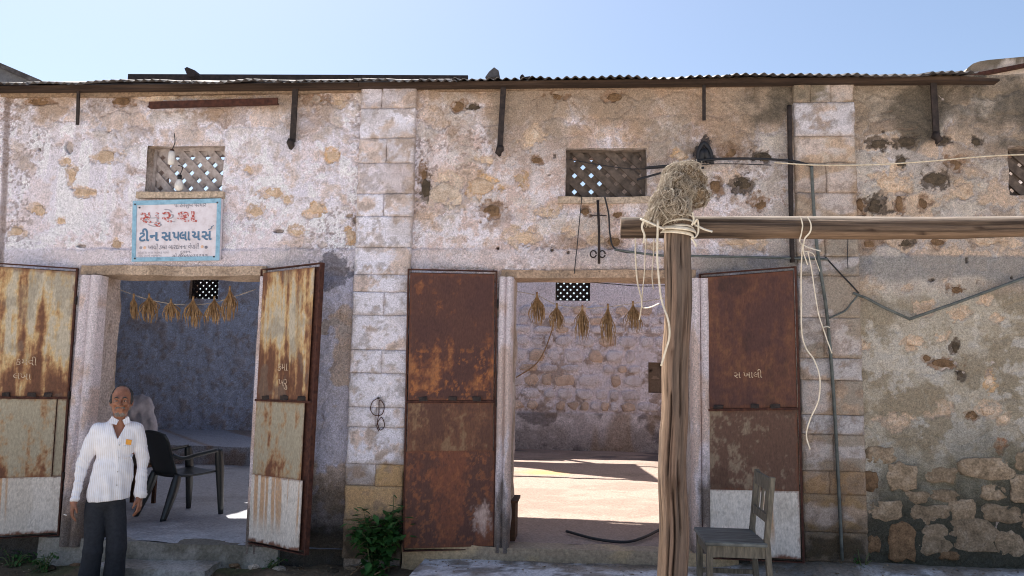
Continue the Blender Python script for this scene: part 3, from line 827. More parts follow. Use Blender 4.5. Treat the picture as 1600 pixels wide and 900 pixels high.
# rubble stones in the bright room's back wall, laid in rough courses
r = random.Random(4)
xa, xb = W(800, 600, BACKY)[0], W(1034, 600, BACKY)[0]
z = PLZ + .03
n = 0
ztop = W(900, 478, BACKY)[2]
while z < ztop - .05:
    hgt = r.uniform(.17, .32); x = xa - r.uniform(0, .2)
    while x < xb:
        w = r.uniform(.16, .48)
        inwin = bw2[0] - .02 < x + w and x < bw2[1] + .02 and z + hgt > bw2[2] - .05
        innic = NI[0] - .03 < x + w and z + hgt > NI[2] - .03 and z < NI[3] + .03
        if not inwin and not innic and r.random() < .9:
            k = r.choice((7, 8, 9))
            pts = []
            for q in range(k):
                a = 2 * math.pi * (q + r.uniform(-.38, .38)) / k
                sqf = min(1.25, 1 / max(abs(math.cos(a)), abs(math.sin(a))))
                pts.append((x + w / 2 + math.cos(a) * w * .45 * sqf * r.uniform(.8, 1.0), z + hgt / 2 + math.sin(a) * hgt * .43 * sqf * r.uniform(.8, 1.0)))
            V, F = stone_mesh(pts, BACKY - .008, r.uniform(.01, .04), .06, n)
            link_mesh('stone', V, F, M['roomstone' if r.random() < .55 - .25 * (z - PLZ) else 'roomstone_pale'], back2, [True] * len(F))
        n += 1; x += w
    z += hgt

# ---- floors
def sheet(name, xr, yr, step, zf, colf, mat, parent=None):
    xs_ = np.arange(xr[0], xr[1] + step / 2, step); ys_ = np.arange(yr[0], yr[1] + step / 2, step)
    X, Y = np.meshgrid(xs_, ys_)
    Z = zf(X, Y); c = colf(X, Y)
    V = np.stack([X, Y, Z], -1).reshape(-1, 3)
    nx = len(xs_); k = np.arange(len(V)).reshape(X.shape)
    F = np.stack([k[:-1, :-1], k[:-1, 1:], k[1:, 1:], k[1:, :-1]], -1).reshape(-1, 4)
    return link_mesh(name, V, F, mat, parent, True, c.reshape(-1, 3))
def floor_col(base, dark, seed, wet=0):
    def f(x, y):
        a = fbm(x * 1.1, y * 1.6, seed, 5, .6); b = fbm(x * 5, y * 7, seed + 1, 4)
        c = mix(np.broadcast_to(S(*base), x.shape + (3,)), S(*dark), ss(.5, .68, a * .7 + b * .3) * .6)
        if wet:
            m = ss(5.3, 6.0, y + (a - .5) * 1.5)
            c = mix(c, S(88, 80, 80), m * ss(.4, .6, fbm(x * .9, y * 1.8, seed + 3, 4)) * .8)
            oc = ss(.55, .0, np.hypot((x + .5) / 1.0, (y - 4.8) / .9)) * ss(.35, .5, a)
            c = mix(c, S(196, 158, 96), oc * .8)
        return c
    return f
fl = lambda z0, s_: (lambda x, y: z0 + (fbm(x * .7, y * .7, s_, 3) - .5) * .03 + (fbm(x * 6, y * 8, s_ + 1, 3) - .5) * .008)
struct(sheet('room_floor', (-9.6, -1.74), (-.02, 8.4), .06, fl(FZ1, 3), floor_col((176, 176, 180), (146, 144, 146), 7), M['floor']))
struct(sheet('room_floor', (-1.74, 4.7), (.1, 8.4), .05, fl(FZ2, 5), floor_col((160, 139, 127), (136, 118, 106), 9, 1), M['floor']))

# ================================================================== DOORS
def rust_paint(kind, seed):
    CR, OR, BR, MA, WH = S(184, 172, 152), S(138, 86, 56), S(94, 60, 47), S(80, 52, 47), S(212, 204, 196)
    def f(U, V, u, v):             # U,V 0..1 (V up), u,v metres
        st = fbm(u * 16, v * 1.3, seed, 5, .6); st2 = fbm(u * 34, v * 2.2, seed + 3, 4, .6)
        bl = fbm(u * 4.5, v * 3.2, seed + 1, 5, .6); fi = fbm(u * 28, v * 22, seed + 2, 4, .7)
        if kind == 'streak':       # cream sheet, rust running down from seams
            cov = .19 * ss(.6, .1, V) + .10 * ss(.8, 1.0, V) - .015
            m = .42 * st + .28 * bl + .15 * st2 + .15 * fi + cov
            c = mix(np.broadcast_to(CR, U.shape + (3,)), S(198, 168, 120), ss(.38, .52, m))
            c = mix(c, OR, ss(.46, .64, m) * .8)
            c = mix(c, BR, ss(.56, .74, m) * .85)
            c = mix(c, S(120, 112, 100), ss(.56, .7, fbm(u * 7, v * 5, seed + 8, 4)) * .35)
        elif kind == 'mottle':     # greyer sheet with scattered rust, heavier at the foot
            m = .3 * st + .45 * bl + .25 * fi + .16 * ss(.35, .0, V) - .04
            c = mix(np.broadcast_to(S(162, 152, 132), U.shape + (3,)), S(164, 132, 96), ss(.40, .56, m) * .8)
            c = mix(c, OR * .85, ss(.52, .66, m) * .85); c = mix(c, BR, ss(.62, .76, m) * .8)
        elif kind == 'maroon':     # brown primer, bright rust low down
            m = .25 * st + .45 * bl + .3 * fi + .24 * ss(.5, .25, V) * ss(.0, .12, V) - .17
            c = mix(np.broadcast_to(MA, U.shape + (3,)), S(88, 57, 48), ss(.4, .6, bl) * .5)
            c = mix(c, S(112, 68, 48), ss(.52, .64, m)); c = mix(c, S(148, 98, 64), ss(.64, .74, m) * .85)
            c = mix(c, S(168, 104, 58), ss(.70, .78, fi) * .5 * ss(.5, .3, V))
        elif kind == 'browngrey':  # brown with pale greenish bare spots up and left
            m = .25 * st + .45 * bl + .3 * fi
            c = mix(np.broadcast_to(S(92, 62, 51), U.shape + (3,)), S(110, 74, 56), ss(.4, .6, m))
            p = .4 * bl + .3 * fi + .3 * st + .18 * ss(.3, .9, V) * ss(.55, .1, U) - .03
            c = mix(c, S(136, 108, 82), ss(.54, .68, p) * .7)
        elif kind == 'brown':
            m = .2 * st + .5 * bl + .3 * fi
            c = mix(np.broadcast_to(S(88, 58, 50), U.shape + (3,)), S(116, 70, 52), ss(.42, .62, m))
            c = mix(c, S(142, 88, 58), ss(.60, .72, fi) * .6)
            w = ss(1.0, .2, np.hypot((U - .87 + (V - .3) * .1) / .13, (V - .28) / .2) + (fi - .5) * .9)
            c = mix(c, S(200, 172, 160), w * .85)
        elif kind == 'dull':       # brown fading to grey-brown at the foot
            m = .3 * st + .4 * bl + .3 * fi
            c = mix(np.broadcast_to(S(82, 54, 49), U.shape + (3,)), S(96, 62, 50), ss(.42, .6, m))
            c = mix(c, S(124, 84, 58), ss(.62, .76, m) * .5)
            c = mix(c, S(60, 42, 38), ss(.56, .7, fbm(u * 3, v * 2.2, seed + 5, 4)) * .6)
        elif kind == 'dullpale':
            m = .2 * st + .4 * bl + .4 * fi
            c = mix(np.broadcast_to(S(98, 72, 60), U.shape + (3,)), S(134, 116, 98), ss(.50, .70, m + .10 * ss(.7, .2, U) - .03))
            c = mix(c, S(84, 60, 48), ss(.55, .68, fbm(u * 5, v * 4, seed + 6, 5)) * .8)
        else:                      # white repair sheet
            c = mix(np.broadcast_to(WH, U.shape + (3,)), S(190, 180, 168), ss(.5, .7, bl) * .5)
            s_ = ss(.70, .80, fbm(u * 20, v * .4, seed + 4, 3)) * ss(.1, .5, V)
            c = mix(c, S(186, 138, 88), s_ * .75)
            e = ss(.06, .0, V + (fi - .5) * .09)
            c = mix(c, S(112, 70, 52), e * .9)
            c = mix(c, S(170, 160, 150), ss(.66, .75, fi) * .4)
        edge = np.minimum(np.minimum(U, 1 - U) * 4, np.minimum(V, 1 - V) * 4)
        c = mix(c, S(110, 66, 44), ss(.10, .0, edge + (fi - .5) * .18) * .6)
        return c
    return f

def leaf(label, TL, TR, BR_, BL, bands, seed, bar_v=None, light=False, chalk=None, patch=None):
    """a sheet-metal door leaf between four corner points"""
    TL, TR, BR_, BL = [np.array(p) for p in (TL, TR, BR_, BL)]
    def P(u, v, off=0.0):
        u, v = np.asarray(u, float)[..., None], np.asarray(v, float)[..., None]
        a = BL * (1 - u) + BR_ * u; b = TL * (1 - u) + TR * u
        return a * (1 - v) + b * v + nrm * off
    nrm = np.cross(TR - TL, TL - BL); nrm /= np.linalg.norm(nrm)
    if nrm[1] > 0: nrm = -nrm
    w = np.linalg.norm(TR - TL); hgt = np.linalg.norm(TL - BL)
    fr = MB()
    rb = .024
    def slab(u0, u1, v0, v1, d0, d1):
        c = [P(u, v, d) for d in (d0, d1) for u, v in ((u0, v0), (u1, v0), (u1, v1), (u0, v1))]
        fr.hexa(c)
    fu, fv = rb / w, rb / hgt
    slab(0, fu * .55, 0, 1, -.03, .012); slab(1 - fu * .55, 1, 0, 1, -.03, .012)
    slab(fu * .55, 1 - fu * .55, 1 - fv * .35, 1, -.03, .0105); slab(fu * .55, 1 - fu * .55, 0, fv * .35, -.03, .0105)
    if bar_v: slab(fu * .55, 1 - fu * .55, bar_v - fv * .38, bar_v + fv * .38, -.028, .016)
    door = fr.build('door_leaf', M['iron'], building)
    note(door, label)
    for j, (v0, v1, kind, off, u0, u1) in enumerate(bands):
        nu, nv = max(2, int(w * (u1 - u0) / .009)), max(2, int(hgt * (v1 - v0) / .009))
        U, V = np.meshgrid(np.linspace(0, 1, nu + 1), np.linspace(0, 1, nv + 1))
        uu, vv = u0 + U * (u1 - u0), v0 + V * (v1 - v0)
        um, vm = uu * w + seed, vv * hgt
        c = rust_paint(kind, seed + j * 2)(U, V, um, vm)
        dent = (fbm(um * 1.7, vm * 1.3, seed + 6, 3) - .5) * .022 + (fbm(um * 6, vm * 5, seed + 7, 3) - .5) * .004
        p = (P(uu, vv, off) + nrm * dent[..., None] * np.minimum(1, np.minimum(U, 1 - U) * 6)[..., None]).reshape(-1, 3)
        k = np.arange(len(p)).reshape(U.shape)
        F = np.stack([k[:-1, :-1], k[:-1, 1:], k[1:, 1:], k[1:, :-1]], -1).reshape(-1, 4)
        link_mesh('sheet_panel', p, F, M['rust'], door, True, c.reshape(-1, 3))
    bk = MB()
    bk.hexa([P(u, v, d) for d in (-.022, -.016) for u, v in ((.03, .012), (.97, .012), (.97, .988), (.03, .988))])
    bk.build('back_sheet', M['iron'], door)
    # bolts, hasp tabs
    r = random.Random(seed)
    if bar_v:
        for q in (.22, .52, .8):
            hb = MB()
            c0 = P(q + r.uniform(-.05, .05), bar_v + .008, .018)
            hb.box(c0 - [.035, .004, .012], c0 + [.035, .01, .022], .006)
            hb.build('hasp', M['darkiron'], door)
    for q in (.2, .5, .86):
        hg = MB()
        e0, e1 = (P(1.0, q, .0), P(1.0, q + .03, 0)) if light == 'R' else (P(0, q, 0), P(0, q + .03, 0))
        hg.tube([e0, e1], .014, 8)
        hg.build('hinge', M['darkiron'], door)
    if chalk:
        for (txt, u, v, size, sl) in chalk:
            vs, fs, wd = glyphs(txt, size)
            if not len(vs): continue
            eu = (TR - TL) / w; ev = (TL - BL) / hgt
            p0 = P(u, v, .030)
            pts = [p0 + eu * (a[0] + sl * a[1]) + ev * a[1] for a in vs]
            link_mesh('chalk_writing', pts, fs, M['chalk'], door, [False] * len(fs))
    return door, P, nrm

_gl = {}
def glyphs(txt, size, bold=0.0, cut=None):
    """flat outline mesh of a piece of lettering: vertices, faces, width"""
    cu = bpy.data.curves.new('lettering', 'FONT'); cu.body = txt; cu.size = size; cu.offset = bold; cu.resolution_u = 3
    ob = bpy.data.objects.new('lettering', cu); COL.objects.link(ob)
    bpy.context.view_layer.update()
    me = bpy.data.meshes.new_from_object(ob.evaluated_get(bpy.context.evaluated_depsgraph_get()))
    bm = bmesh.new(); bm.from_mesh(me)
    if cut is not None:
        wd = max((v.co.x for v in bm.verts), default=0)
        bmesh.ops.bisect_plane(bm, geom=bm.verts[:] + bm.edges[:] + bm.faces[:], plane_co=(wd * cut, 0, 0), plane_no=(1, 0, 0), clear_outer=True)
    bm.verts.ensure_lookup_table(); bm.verts.index_update()
    vs = [(v.co.x, v.co.y) for v in bm.verts]; fs = [tuple(v.index for v in f.verts) for f in bm.faces]
    bm.free(); bpy.data.objects.remove(ob); bpy.data.curves.remove(cu); bpy.data.meshes.remove(me)
    return vs, fs, max((v[0] for v in vs), default=0)

leaf('left leaf of the first doorway, cream and rust streaked over a white patch', W(-12, 410, -.26), W(122, 419, -.035), W(92, 837, -.035), W(-42, 844, -.26),
    [(.505, .985, 'streak', .004, .02, .98), (.215, .50, 'mottle', .004, .02, .86), (.215, .50, 'mottle', -.002, .87, .98), (.012, .215, 'white', .008, .02, 1.0)], 2, .505, 'R',
    [('કમવી', .36, .625, .085, 0), ('લખા', .34, .572, .085, 0)])
leaf('right leaf of the first doorway, swung out, orange rust over cream and white', W(409, 421, -.03), W(503, 410, -.46), W(478, 868, -.46), W(386, 848, -.03),
    [(.515, .985, 'streak', .004, .04, .90), (.245, .51, 'mottle', .004, .02, .86), (.01, .245, 'white', .008, .01, .90)], 5, .513, False,
    [('કમા', .42, .62, .10, 0), ('ખરુ', .45, .565, .10, 0)])
leaf('left leaf of the second doorway, plain maroon brown with rusty lower half', W(637, 420, -.14), W(777, 423, -.04), W(773, 858, -.04), W(629, 862, -.14),
    [(.525, .985, 'maroon', .004, .03, .97), (.345, .515, 'browngrey', .004, .03, .97), (.012, .345, 'brown', .008, .01, .99)], 3, .52, 'R')
leaf('right leaf of the second doorway, dull brown above a whitish patch', W(1092, 428, -.04), W(1244, 416, -.33), W(1257, 880, -.33), W(1098, 872, -.04),
    [(.515, .985, 'dull', .004, .03, .97), (.235, .51, 'dullpale', .004, .03, .97), (.012, .235, 'white', .008, .02, .97)], 8, .51, False,
    [('સ ખાલી', .36, .62, .075, 0)])

# ================================================================== ROOF
def eave_z(px, py, y): return W(px, py, y)[2]
EY = -.20
ez_l, ez_r = eave_z(150, 130, EY), eave_z(1300, 119.5, EY)
xl_, xr_ = W(150, 130, EY)[0], W(1300, 119.5, EY)[0]
def EZ(x): return ez_l + (ez_r - ez_l) * (x - xl_) / (xr_ - xl_)
SL1, SL2 = .392, .345
def corrugated(name, x0, x1, y0, y1, slope, mat, parent, lift=0.0, pitch=.074, amp=.011, twist=0.0, sag=0.0, tip=0.0):
    n = int((x1 - x0) / pitch * 8)
    X = np.linspace(x0, x1, n + 1); ys_ = np.linspace(y0, y1, 5)
    top, bot = [], []
    for y in ys_:
        t = (y - y0) / (y1 - y0)
        z = np.array([EZ(x) for x in X]) + slope * (y - EY) + lift + amp * np.sin(2 * np.pi * X / pitch) + twist * (X - x0) * (1 - t) + (fbm(X * 3, 0 * X + y * 2, 4, 3) - .5) * .03 * (1 - t) + tip * (1 - t) ** 3
        top.append(np.stack([X, 0 * X + y, z + .0015], -1)); bot.append(np.stack([X, 0 * X + y, z - .0015], -1))
    V = np.concatenate(top + bot); m = n + 1
    f = []
    for j in range(4):
        for i in range(n):
            a = j * m + i
            f.append((a, a + 1, a + m + 1, a + m)); b = a + 5 * m
            f.append((b, b + m, b + m + 1, b + 1))
    for i in range(n):
        f.append((i, i + 5 * m, i + 1 + 5 * m, i + 1)); a = 4 * m + i
        f.append((a, a + 1, a + 1 + 5 * m, a + 5 * m))
    return link_mesh(name, V, f, M[mat], parent, [True] * len(f))
r = random.Random(9)
x = -9.7; k = 0
while x < 3.15:
    w = .78
    room1 = x < -1.75
    x1_ = min(x + w + .05, 3.2)
    corrugated('roof_sheet', x, x1_, EY + r.uniform(-.05, .03), 2.2, SL1 if room1 else SL2, 'tin', building, .004 * (k % 2), twist=r.uniform(-.008, .008), tip=r.uniform(-.004, .016))
    if room1:
        for (a, b) in ((2.1, 3.24), (3.2, 4.45), (4.4, 6.9), (6.8, 9.6)):
            lim = {2.1: 9.0, 3.2: -5.45, 4.4: -5.75, 6.8: -6.2}[a]
            if x > lim - .1: continue
            corrugated('roof_sheet', x, min(x1_, lim), a, b, SL1, 'tin', building, .004 * (k % 2) + .006)
    else:
        corrugated('roof_sheet', x, x1_, 2.1, 3.22 + r.uniform(-.05, .05), SL2, 'tin', building, .004 * (k % 2) + .006)
    x += w; k += 1
# unseen high roof strip added by the back wall, cut to shade the floor
for i in range(6):
    a = -5.45 + i * .74; b = a + .76
    f0 = float(np.interp(a, [-5.5, -3.08, -1.0], [8.2, 7.9, 6.66])) + (0, .04, -.05, .03, -.04, .0)[i]
    f1 = float(np.interp(b, [-5.5, -3.08, -1.0], [8.2, 7.9, 6.66])) + (0, .04, -.05, .03, -.04, .0)[i]
    zq = 6.6 + .012 * (i % 2)
    b1 = b if i < 5 else b - .25
    n = MB(); n.hexa([(a, f0, zq), (b, f1, zq), (b1, 8.7, zq + .1), (a, 8.7, zq + .1), (a, f0, zq + .012), (b, f1, zq + .012), (b1, 8.7, zq + .112), (a, 8.7, zq + .112)])
    n.build('roof_sheet', M['tin'], building)
pm = MB(); pm.box((-5.45, 8.35, 6.55), (-.9, 8.43, 6.63)); pm.build('purlin', M['eave'], building)  # rail added under that strip
for xq_ in (-5.2, -3.4, -1.75):
    pm = MB(); pm.box((xq_, 8.34, 4.4), (xq_ + .1, 8.44, 6.55)); pm.build('added_prop', M['eave'], building)  # props added to carry the unseen strip
pm = MB(); pm.box((-3.6, 5.95, 4.46), (4.6, 6.03, 4.56)); pm.build('purlin', M['eave'], building)
for yy in (.5, 1.6, 3.15):
    pm = MB(); pm.box((-1.6, yy, EZ(1) + SL2 * (yy - EY) - .13), (3.2, yy + .07, EZ(1) + SL2 * (yy - EY) - .05)); pm.build('purlin', M['eave'], building)
for yy in (1.2, 3.3, 5.6, 8.1):
    pm = MB(); pm.box((-9.6 , yy, EZ(-5) + SL1 * (yy - EY) - .16), ((-1.75, -5.45, -5.75, -6.2)[(1.2, 3.3, 5.6, 8.1).index(yy)], yy + .07, EZ(-5) + SL1 * (yy - EY) - .08)); pm.build('purlin', M['eave'], building)
# dark ridge sheet seen over the left bays
# eave beam on the wall head
eb = MB()
for (pa, pb, ya, yb) in ((-200, 560, 0, 0), (560, 1120, 0, 0), (1120, 1500, 0, 0)):
    a, b = W(pa, 137.0 - .0098 * pa, -.12), W(pb, 137.0 - .0098 * pb, -.12)
    eb = MB(); hz = .021
    eb.hexa([(a[0] + .003, -.12, a[2] - hz), (b[0], -.12, b[2] - hz), (b[0], -.03, b[2] - hz), (a[0] + .003, -.03, a[2] - hz), (a[0] + .003, -.12, a[2] + hz * .8), (b[0], -.12, b[2] + hz * .8), (b[0], -.03, b[2] + hz * .8), (a[0] + .003, -.03, a[2] + hz * .8)])
    eb.build('eave_beam', M['eave'], building)
# wall head under the sheets
masonry('wall_head', [((-9.7, -.02, 4.28), (3.1, WT, 4.36))], building, (150, 126, 104), .012)
# hanging iron straps fixed to the wall
for (x0_, y0_, x1_, y1_, wd, rag) in ((123, 134, 121, 195, .026, 0), (462, 133, 457, 222, .05, 1), (787, 130, 781, 232, .048, 1), (1100, 130, 1100, 188, .028, 0), (1458, 124, 1463, 212, .05, 1)):
    a, b = W(x0_, y0_, -.075), W(x1_, y1_, -.045)
    mb = MB(); mb.bar(a, b, wd, .016, up=(0, -1, 0)); mb.build('iron_strap', M['darkiron'], building)
    if rag:
        pts = [b + np.array([random.uniform(-.02, .02), -.01, .02 - .03 * k]) for k in range(4)]
        mb = MB(); mb.tube(pts, [.03, .036, .03, .012], 7); mb.build('strap_anchor', M['darkiron'], building)

# ================================================================== THINGS ON THE WALL
def wpts(lst, y):                  # survey points on the plane y
    return [W(a, b, y) for a, b in lst]
def smooth_pts(pts, n=6):
    P_ = [np.array(p, float) for p in pts]
    if len(P_) < 3: return P_
    out = []
    for i in range(len(P_) - 1):
        p0, p1, p2, p3 = P_[max(i - 1, 0)], P_[i], P_[i + 1], P_[min(i + 2, len(P_) - 1)]
        for k in range(n):
            t = k / n
            out.append(.5 * ((2 * p1) + (p2 - p0) * t + (2 * p0 - 5 * p1 + 4 * p2 - p3) * t * t + (3 * p1 - p0 - 3 * p2 + p3) * t ** 3))
    out.append(P_[-1])
    return out
def line_thing(name, label, cat, pts, rad, mat, group=None, flat=1.0, n=6, sm=True):
    mb = MB(); mb.tube(smooth_pts(pts) if sm else pts, rad, n, flat)
    return tag(mb.build(name, M[mat]), label, cat, group)

# painted shop sign
sc_ = W(275, 360, -.03)
sign = thing('shop_sign', 'white painted shop signboard with blue border above the first doorway', 'sign', sc_)
ctl, ctr, cbr, cbl = [W(*p, -.05) for p in ((208, 314), (346, 310), (343, 407), (206, 409))]
def bq(u, v, off=0.0):
    return (cbl * (1 - u) + cbr * u) * (1 - v) + (ctl * (1 - u) + ctr * u) * v + np.array([0, -off, 0])
mb = MB(); mb.hexa([bq(u, v, d) for d in (-.03, .0) for u, v in ((0, 0), (1, 0), (1, 1), (0, 1))]); mb.build('board', M['sign_white'], sign)
mb = MB()
bx, by = .045, .075
for (u0, u1, v0, v1, o) in ((0, bx, 0, 1, .006), (1 - bx, 1, 0, 1, .006), (bx, 1 - bx, 0, by * .9, .0055), (bx, 1 - bx, 1 - by, 1, .0055)):
    mb.hexa([bq(u, v, d) for d in (.0005, o) for u, v in ((u0, v0), (u1, v0), (u1, v1), (u0, v1))])
mb.build('border', M['sign_blue'], sign)
sw = np.linalg.norm(ctr - ctl); sh = np.linalg.norm(ctl - cbl)
def letter(txt, u, v, hgt, mat, width=None, bold=0.0, slant=0.0, cut=None, off=.0022):
    vs, fs, wd = glyphs(txt, 1.0, bold, cut)
    if not vs or wd <= 0: return u
    kx = (width * sw / wd) if width else hgt * sh
    ky = hgt * sh
    pts = []
    for (a, b) in vs:
        pts.append(bq(u + (a * kx + slant * b * ky) / sw, v + b * ky / sh, off))
    o = link_mesh('lettering', pts, fs, M[mat], sign, [False] * len(fs))
    return o
# faded red name: flaking ink over a faint pale shadow
letter('સ', .085, .635, .27, 'ink_red', .13, .022); letter('ર', .335, .635, .27, 'ink_red', .115, .022)
letter('શ', .50, .635, .27, 'ink_red', .235, .022)
letter('ર', .235, .565, .13, 'ink_red', .085, .02); letter('ર', .255, .70, .16, 'ink_red', .05, .02)
letter('સુરેશ', .075, .628, .25, 'ink_pale', .66, -.008, off=.0016)
letter('ટી', .075, .335, .225, 'ink_blue', .12, .03); letter('ન', .20, .335, .225, 'ink_blue', .105, .03)
letter('સ', .335, .335, .225, 'ink_blue', .115, .03); letter('પ', .46, .335, .225, 'ink_blue', .075, .03, cut=.82)
letter('લા', .535, .335, .225, 'ink_blue', .13, .03); letter('ય', .68, .335, .225, 'ink_blue', .10, .03); letter('સ', .79, .335, .225, 'ink_blue', .115, .03)
mb = MB(); mb.tube(smooth_pts([bq(.865, .50, .003), bq(.895, .515, .003), bq(.90, .545, .003), bq(.925, .56, .003)], 5), .006, 5, .4); mb.build('lettering', M['ink_blue'], sign)
letter('પો.હરસુખ પરમાર', .47, .875, .085, 'ink_grey', .36, 0, .1)
letter('ખાલી ડબા બારદાનના વેપારી', .18, .195, .105, 'ink_grey', .58, 0, .15)
letter('દુકાન-', .55, .125, .065, 'ink_grey', .13, 0, .2)
letter('મો.૭૪૦૫૦૩૬૨૧૭', .46, .06, .075, 'ink_grey', .40, .004, .15)
letter('ઓફિસ બસ સટેનડ પાસે', .06, .125, .055, 'ink_pale', .36, 0, .1); letter('રોડ સામે બાજુમા', .07, .075, .055, 'ink_pale', .27, 0, .1)
for (u, v, m_) in ((.10, .225, 'ink_pale'), (.145, .225, 'ink_orange'), (.80, .225, 'ink_orange'), (.845, .215, 'ink_grey')):
    mb = MB(); c0 = bq(u, v, .0022); mb.add([c0 + np.array([.014 * math.cos(a), 0, .014 * math.sin(a)]) for a in np.linspace(0, 6.283, 12, False)], [tuple(range(12))]); mb.build('painted_dot', M[m_], sign)
for (u, v) in ((.03, .94), (.96, .93), (.08, .885), (.94, .06), (.04, .05)):
    mb = MB(); c0 = bq(u, v, .008); mb.box(c0 - [.006, .004, .006], c0 + [.006, .004, .006], .001); mb.build('nail', M['darkiron'], sign)

# loose angle iron near the eave
mb = MB(); a, b = W(233, 164, -.08), W(434, 158, -.08)
mb.bar(a, b, .018, .058, up=(0, 0, 1)); a2, b2 = W(233, 168, -.06), W(434, 162, -.06); mb.bar(a2 + [0.001, 0, .002], b2 - [.001, 0, -.002], .06, .012)
tag(mb.build('angle_iron', M['iron']), 'long rusty angle iron lying level on the wall under the eave', 'iron bar')

# lamps in the left lattice
def bulb(px, py, r_, label, cfl):
    b0 = W(px, py, -.02)
    t = thing('light_bulb', label, 'light bulb', b0)
    mb = MB()
    if cfl:
        mb.tube([b0 + np.array([0, 0, z_]) for z_ in (-.06, -.05, 0, .05, .07)], [.012, .03, .032, .03, .02], 10); mb.build('glass', M['bulb'], t)
    else:
        zs_ = (-.062, -.055, -.035, -.005, .03, .045); mb.tube([b0 + np.array([0, 0, z_]) for z_ in zs_], [.006, .026, .040, .040, .026, .018], 12); mb.build('glass', M['bulb'], t)
    mb = MB(); mb.tube([b0 + np.array([0, 0, z_]) for z_ in (.046, .085)], .019, 8); mb.build('holder', M['cable'] if not cfl else M['iron'], t)
    mb = MB(); mb.tube(smooth_pts([b0 + np.array([0, 0, .085]), b0 + np.array([.01, .02, .16]), W(px + (4 if cfl else -2), py - 40 + (0 if cfl else 10), -.02)]), .004, 5); mb.build('flex', M['cable'], t)
bulb(280, 288, .03, 'round white bulb hanging low in front of the grey lattice', False)
bulb(268, 248, .03, 'slim stained lamp hanging higher in front of the grey lattice', True)

# cables and pipes
line_thing('pipe', 'dark rusty drain pipe running down beside the right pilaster', 'pipe', wpts([(1233, 165), (1235, 260), (1236, 330), (1238, 410)], -.06), .020, 'darkiron', n=10)
line_thing('conduit', 'grey conduit running down the wall from beam height to the ground', 'conduit', wpts([(1268, 258), (1270, 300), (1275, 372), (1283, 430), (1293, 500), (1304, 640), (1316, 876)], -.085), .0135, 'conduit', n=8)
line_thing('conduit', 'thin level conduit over the brown door leaf right of the post', 'conduit', wpts([(960, 390), (1030, 399), (1085, 400), (1180, 402), (1250, 404), (1293, 405)], -.065), .010, 'conduit')
line_thing('conduit', 'sloping conduit rising to the right from its elbow on the grey wall', 'conduit', wpts([(1420, 499), (1500, 471), (1560, 449), (1660, 412)], -.06), .012, 'conduit', sm=False, n=8)
line_thing('conduit', 'sloping conduit coming down from the conduit to the elbow', 'conduit', wpts([(1333, 458), (1352, 465), (1380, 480), (1422, 499)], -.06), .011, 'conduit', sm=False, n=8)
line_thing('cable', 'doubled black cable slanting from the conduit junction to the sloping conduit', 'cable', wpts([(1290, 402), (1310, 424), (1330, 445), (1342, 458)], -.06), .006, 'cable')
line_thing('cable', 'sagging grey cable between the upright and the sloping conduit', 'cable', wpts([(1296, 497), (1320, 486), (1330, 474), (1342, 460)], -.06), .007, 'conduit')
line_thing('cable', 'black overhead cable from the dark lattice to the top of the conduit', 'cable', wpts([(1008, 262), (1060, 257), (1110, 249), (1180, 248), (1240, 252), (1270, 260)], -.09), .010, 'cable')
line_thing('cable', 'thin black wire drooping across the dark lattice window', 'cable', wpts([(890, 249), (940, 258), (990, 264), (1040, 262), (1120, 256), (1205, 258)], -.06), .004, 'cable')
line_thing('cable', 'thick grey cable leaving the right edge of the dark lattice', 'cable', wpts([(995, 281), (1012, 276), (1045, 268), (1100, 262)], -.10), .009, 'cable')
line_thing('wire', 'thin wire hanging straight down from the dark lattice to the lintel', 'wire', wpts([(909, 308), (905, 350), (901, 392), (897, 428)], -.05), .004, 'cable')
line_thing('cable', 'pair of dark cables dropping beside the iron clamp', 'cable', wpts([(945, 308), (951, 335), (953, 365), (960, 388), (985, 395)], -.06), .007, 'cable')
line_thing('cord', 'taut pale cord crossing the wall above the log beam', 'cord', wpts([(1210, 254), (1280, 258), (1370, 257), (1450, 252), (1560, 243), (1680, 240)], -.35), .0055, 'rope')
line_thing('wire', 'thin dark wire on the right pilaster beside the conduit', 'wire', wpts([(1325, 372), (1324, 400), (1325, 420)], -.075), .003, 'cable')
# clamp rod under the dark lattice
cl = thing('iron_clamp', 'dark iron clamp rod hanging under the dark lattice window', 'iron clamp', W(936, 410, -.05))
mb = MB(); mb.tube(wpts([(934, 313), (936, 360), (936, 412)], -.05), .011, 8); mb.build('rod', M['darkiron'], cl)
mb = MB(); mb.bar(*wpts([(922, 336), (948, 337)], -.055), .008, .008); mb.build('cross_pin', M['darkiron'], cl)
for q in (927, 941):
    mb = MB(); c0 = W(q, 397, -.06); mb.tube([c0 + np.array([.025 * math.cos(t), 0, .03 * math.sin(t)]) for t in np.linspace(0, 6.0, 12)], .006, 6); mb.build('ring', M['darkiron'], cl)
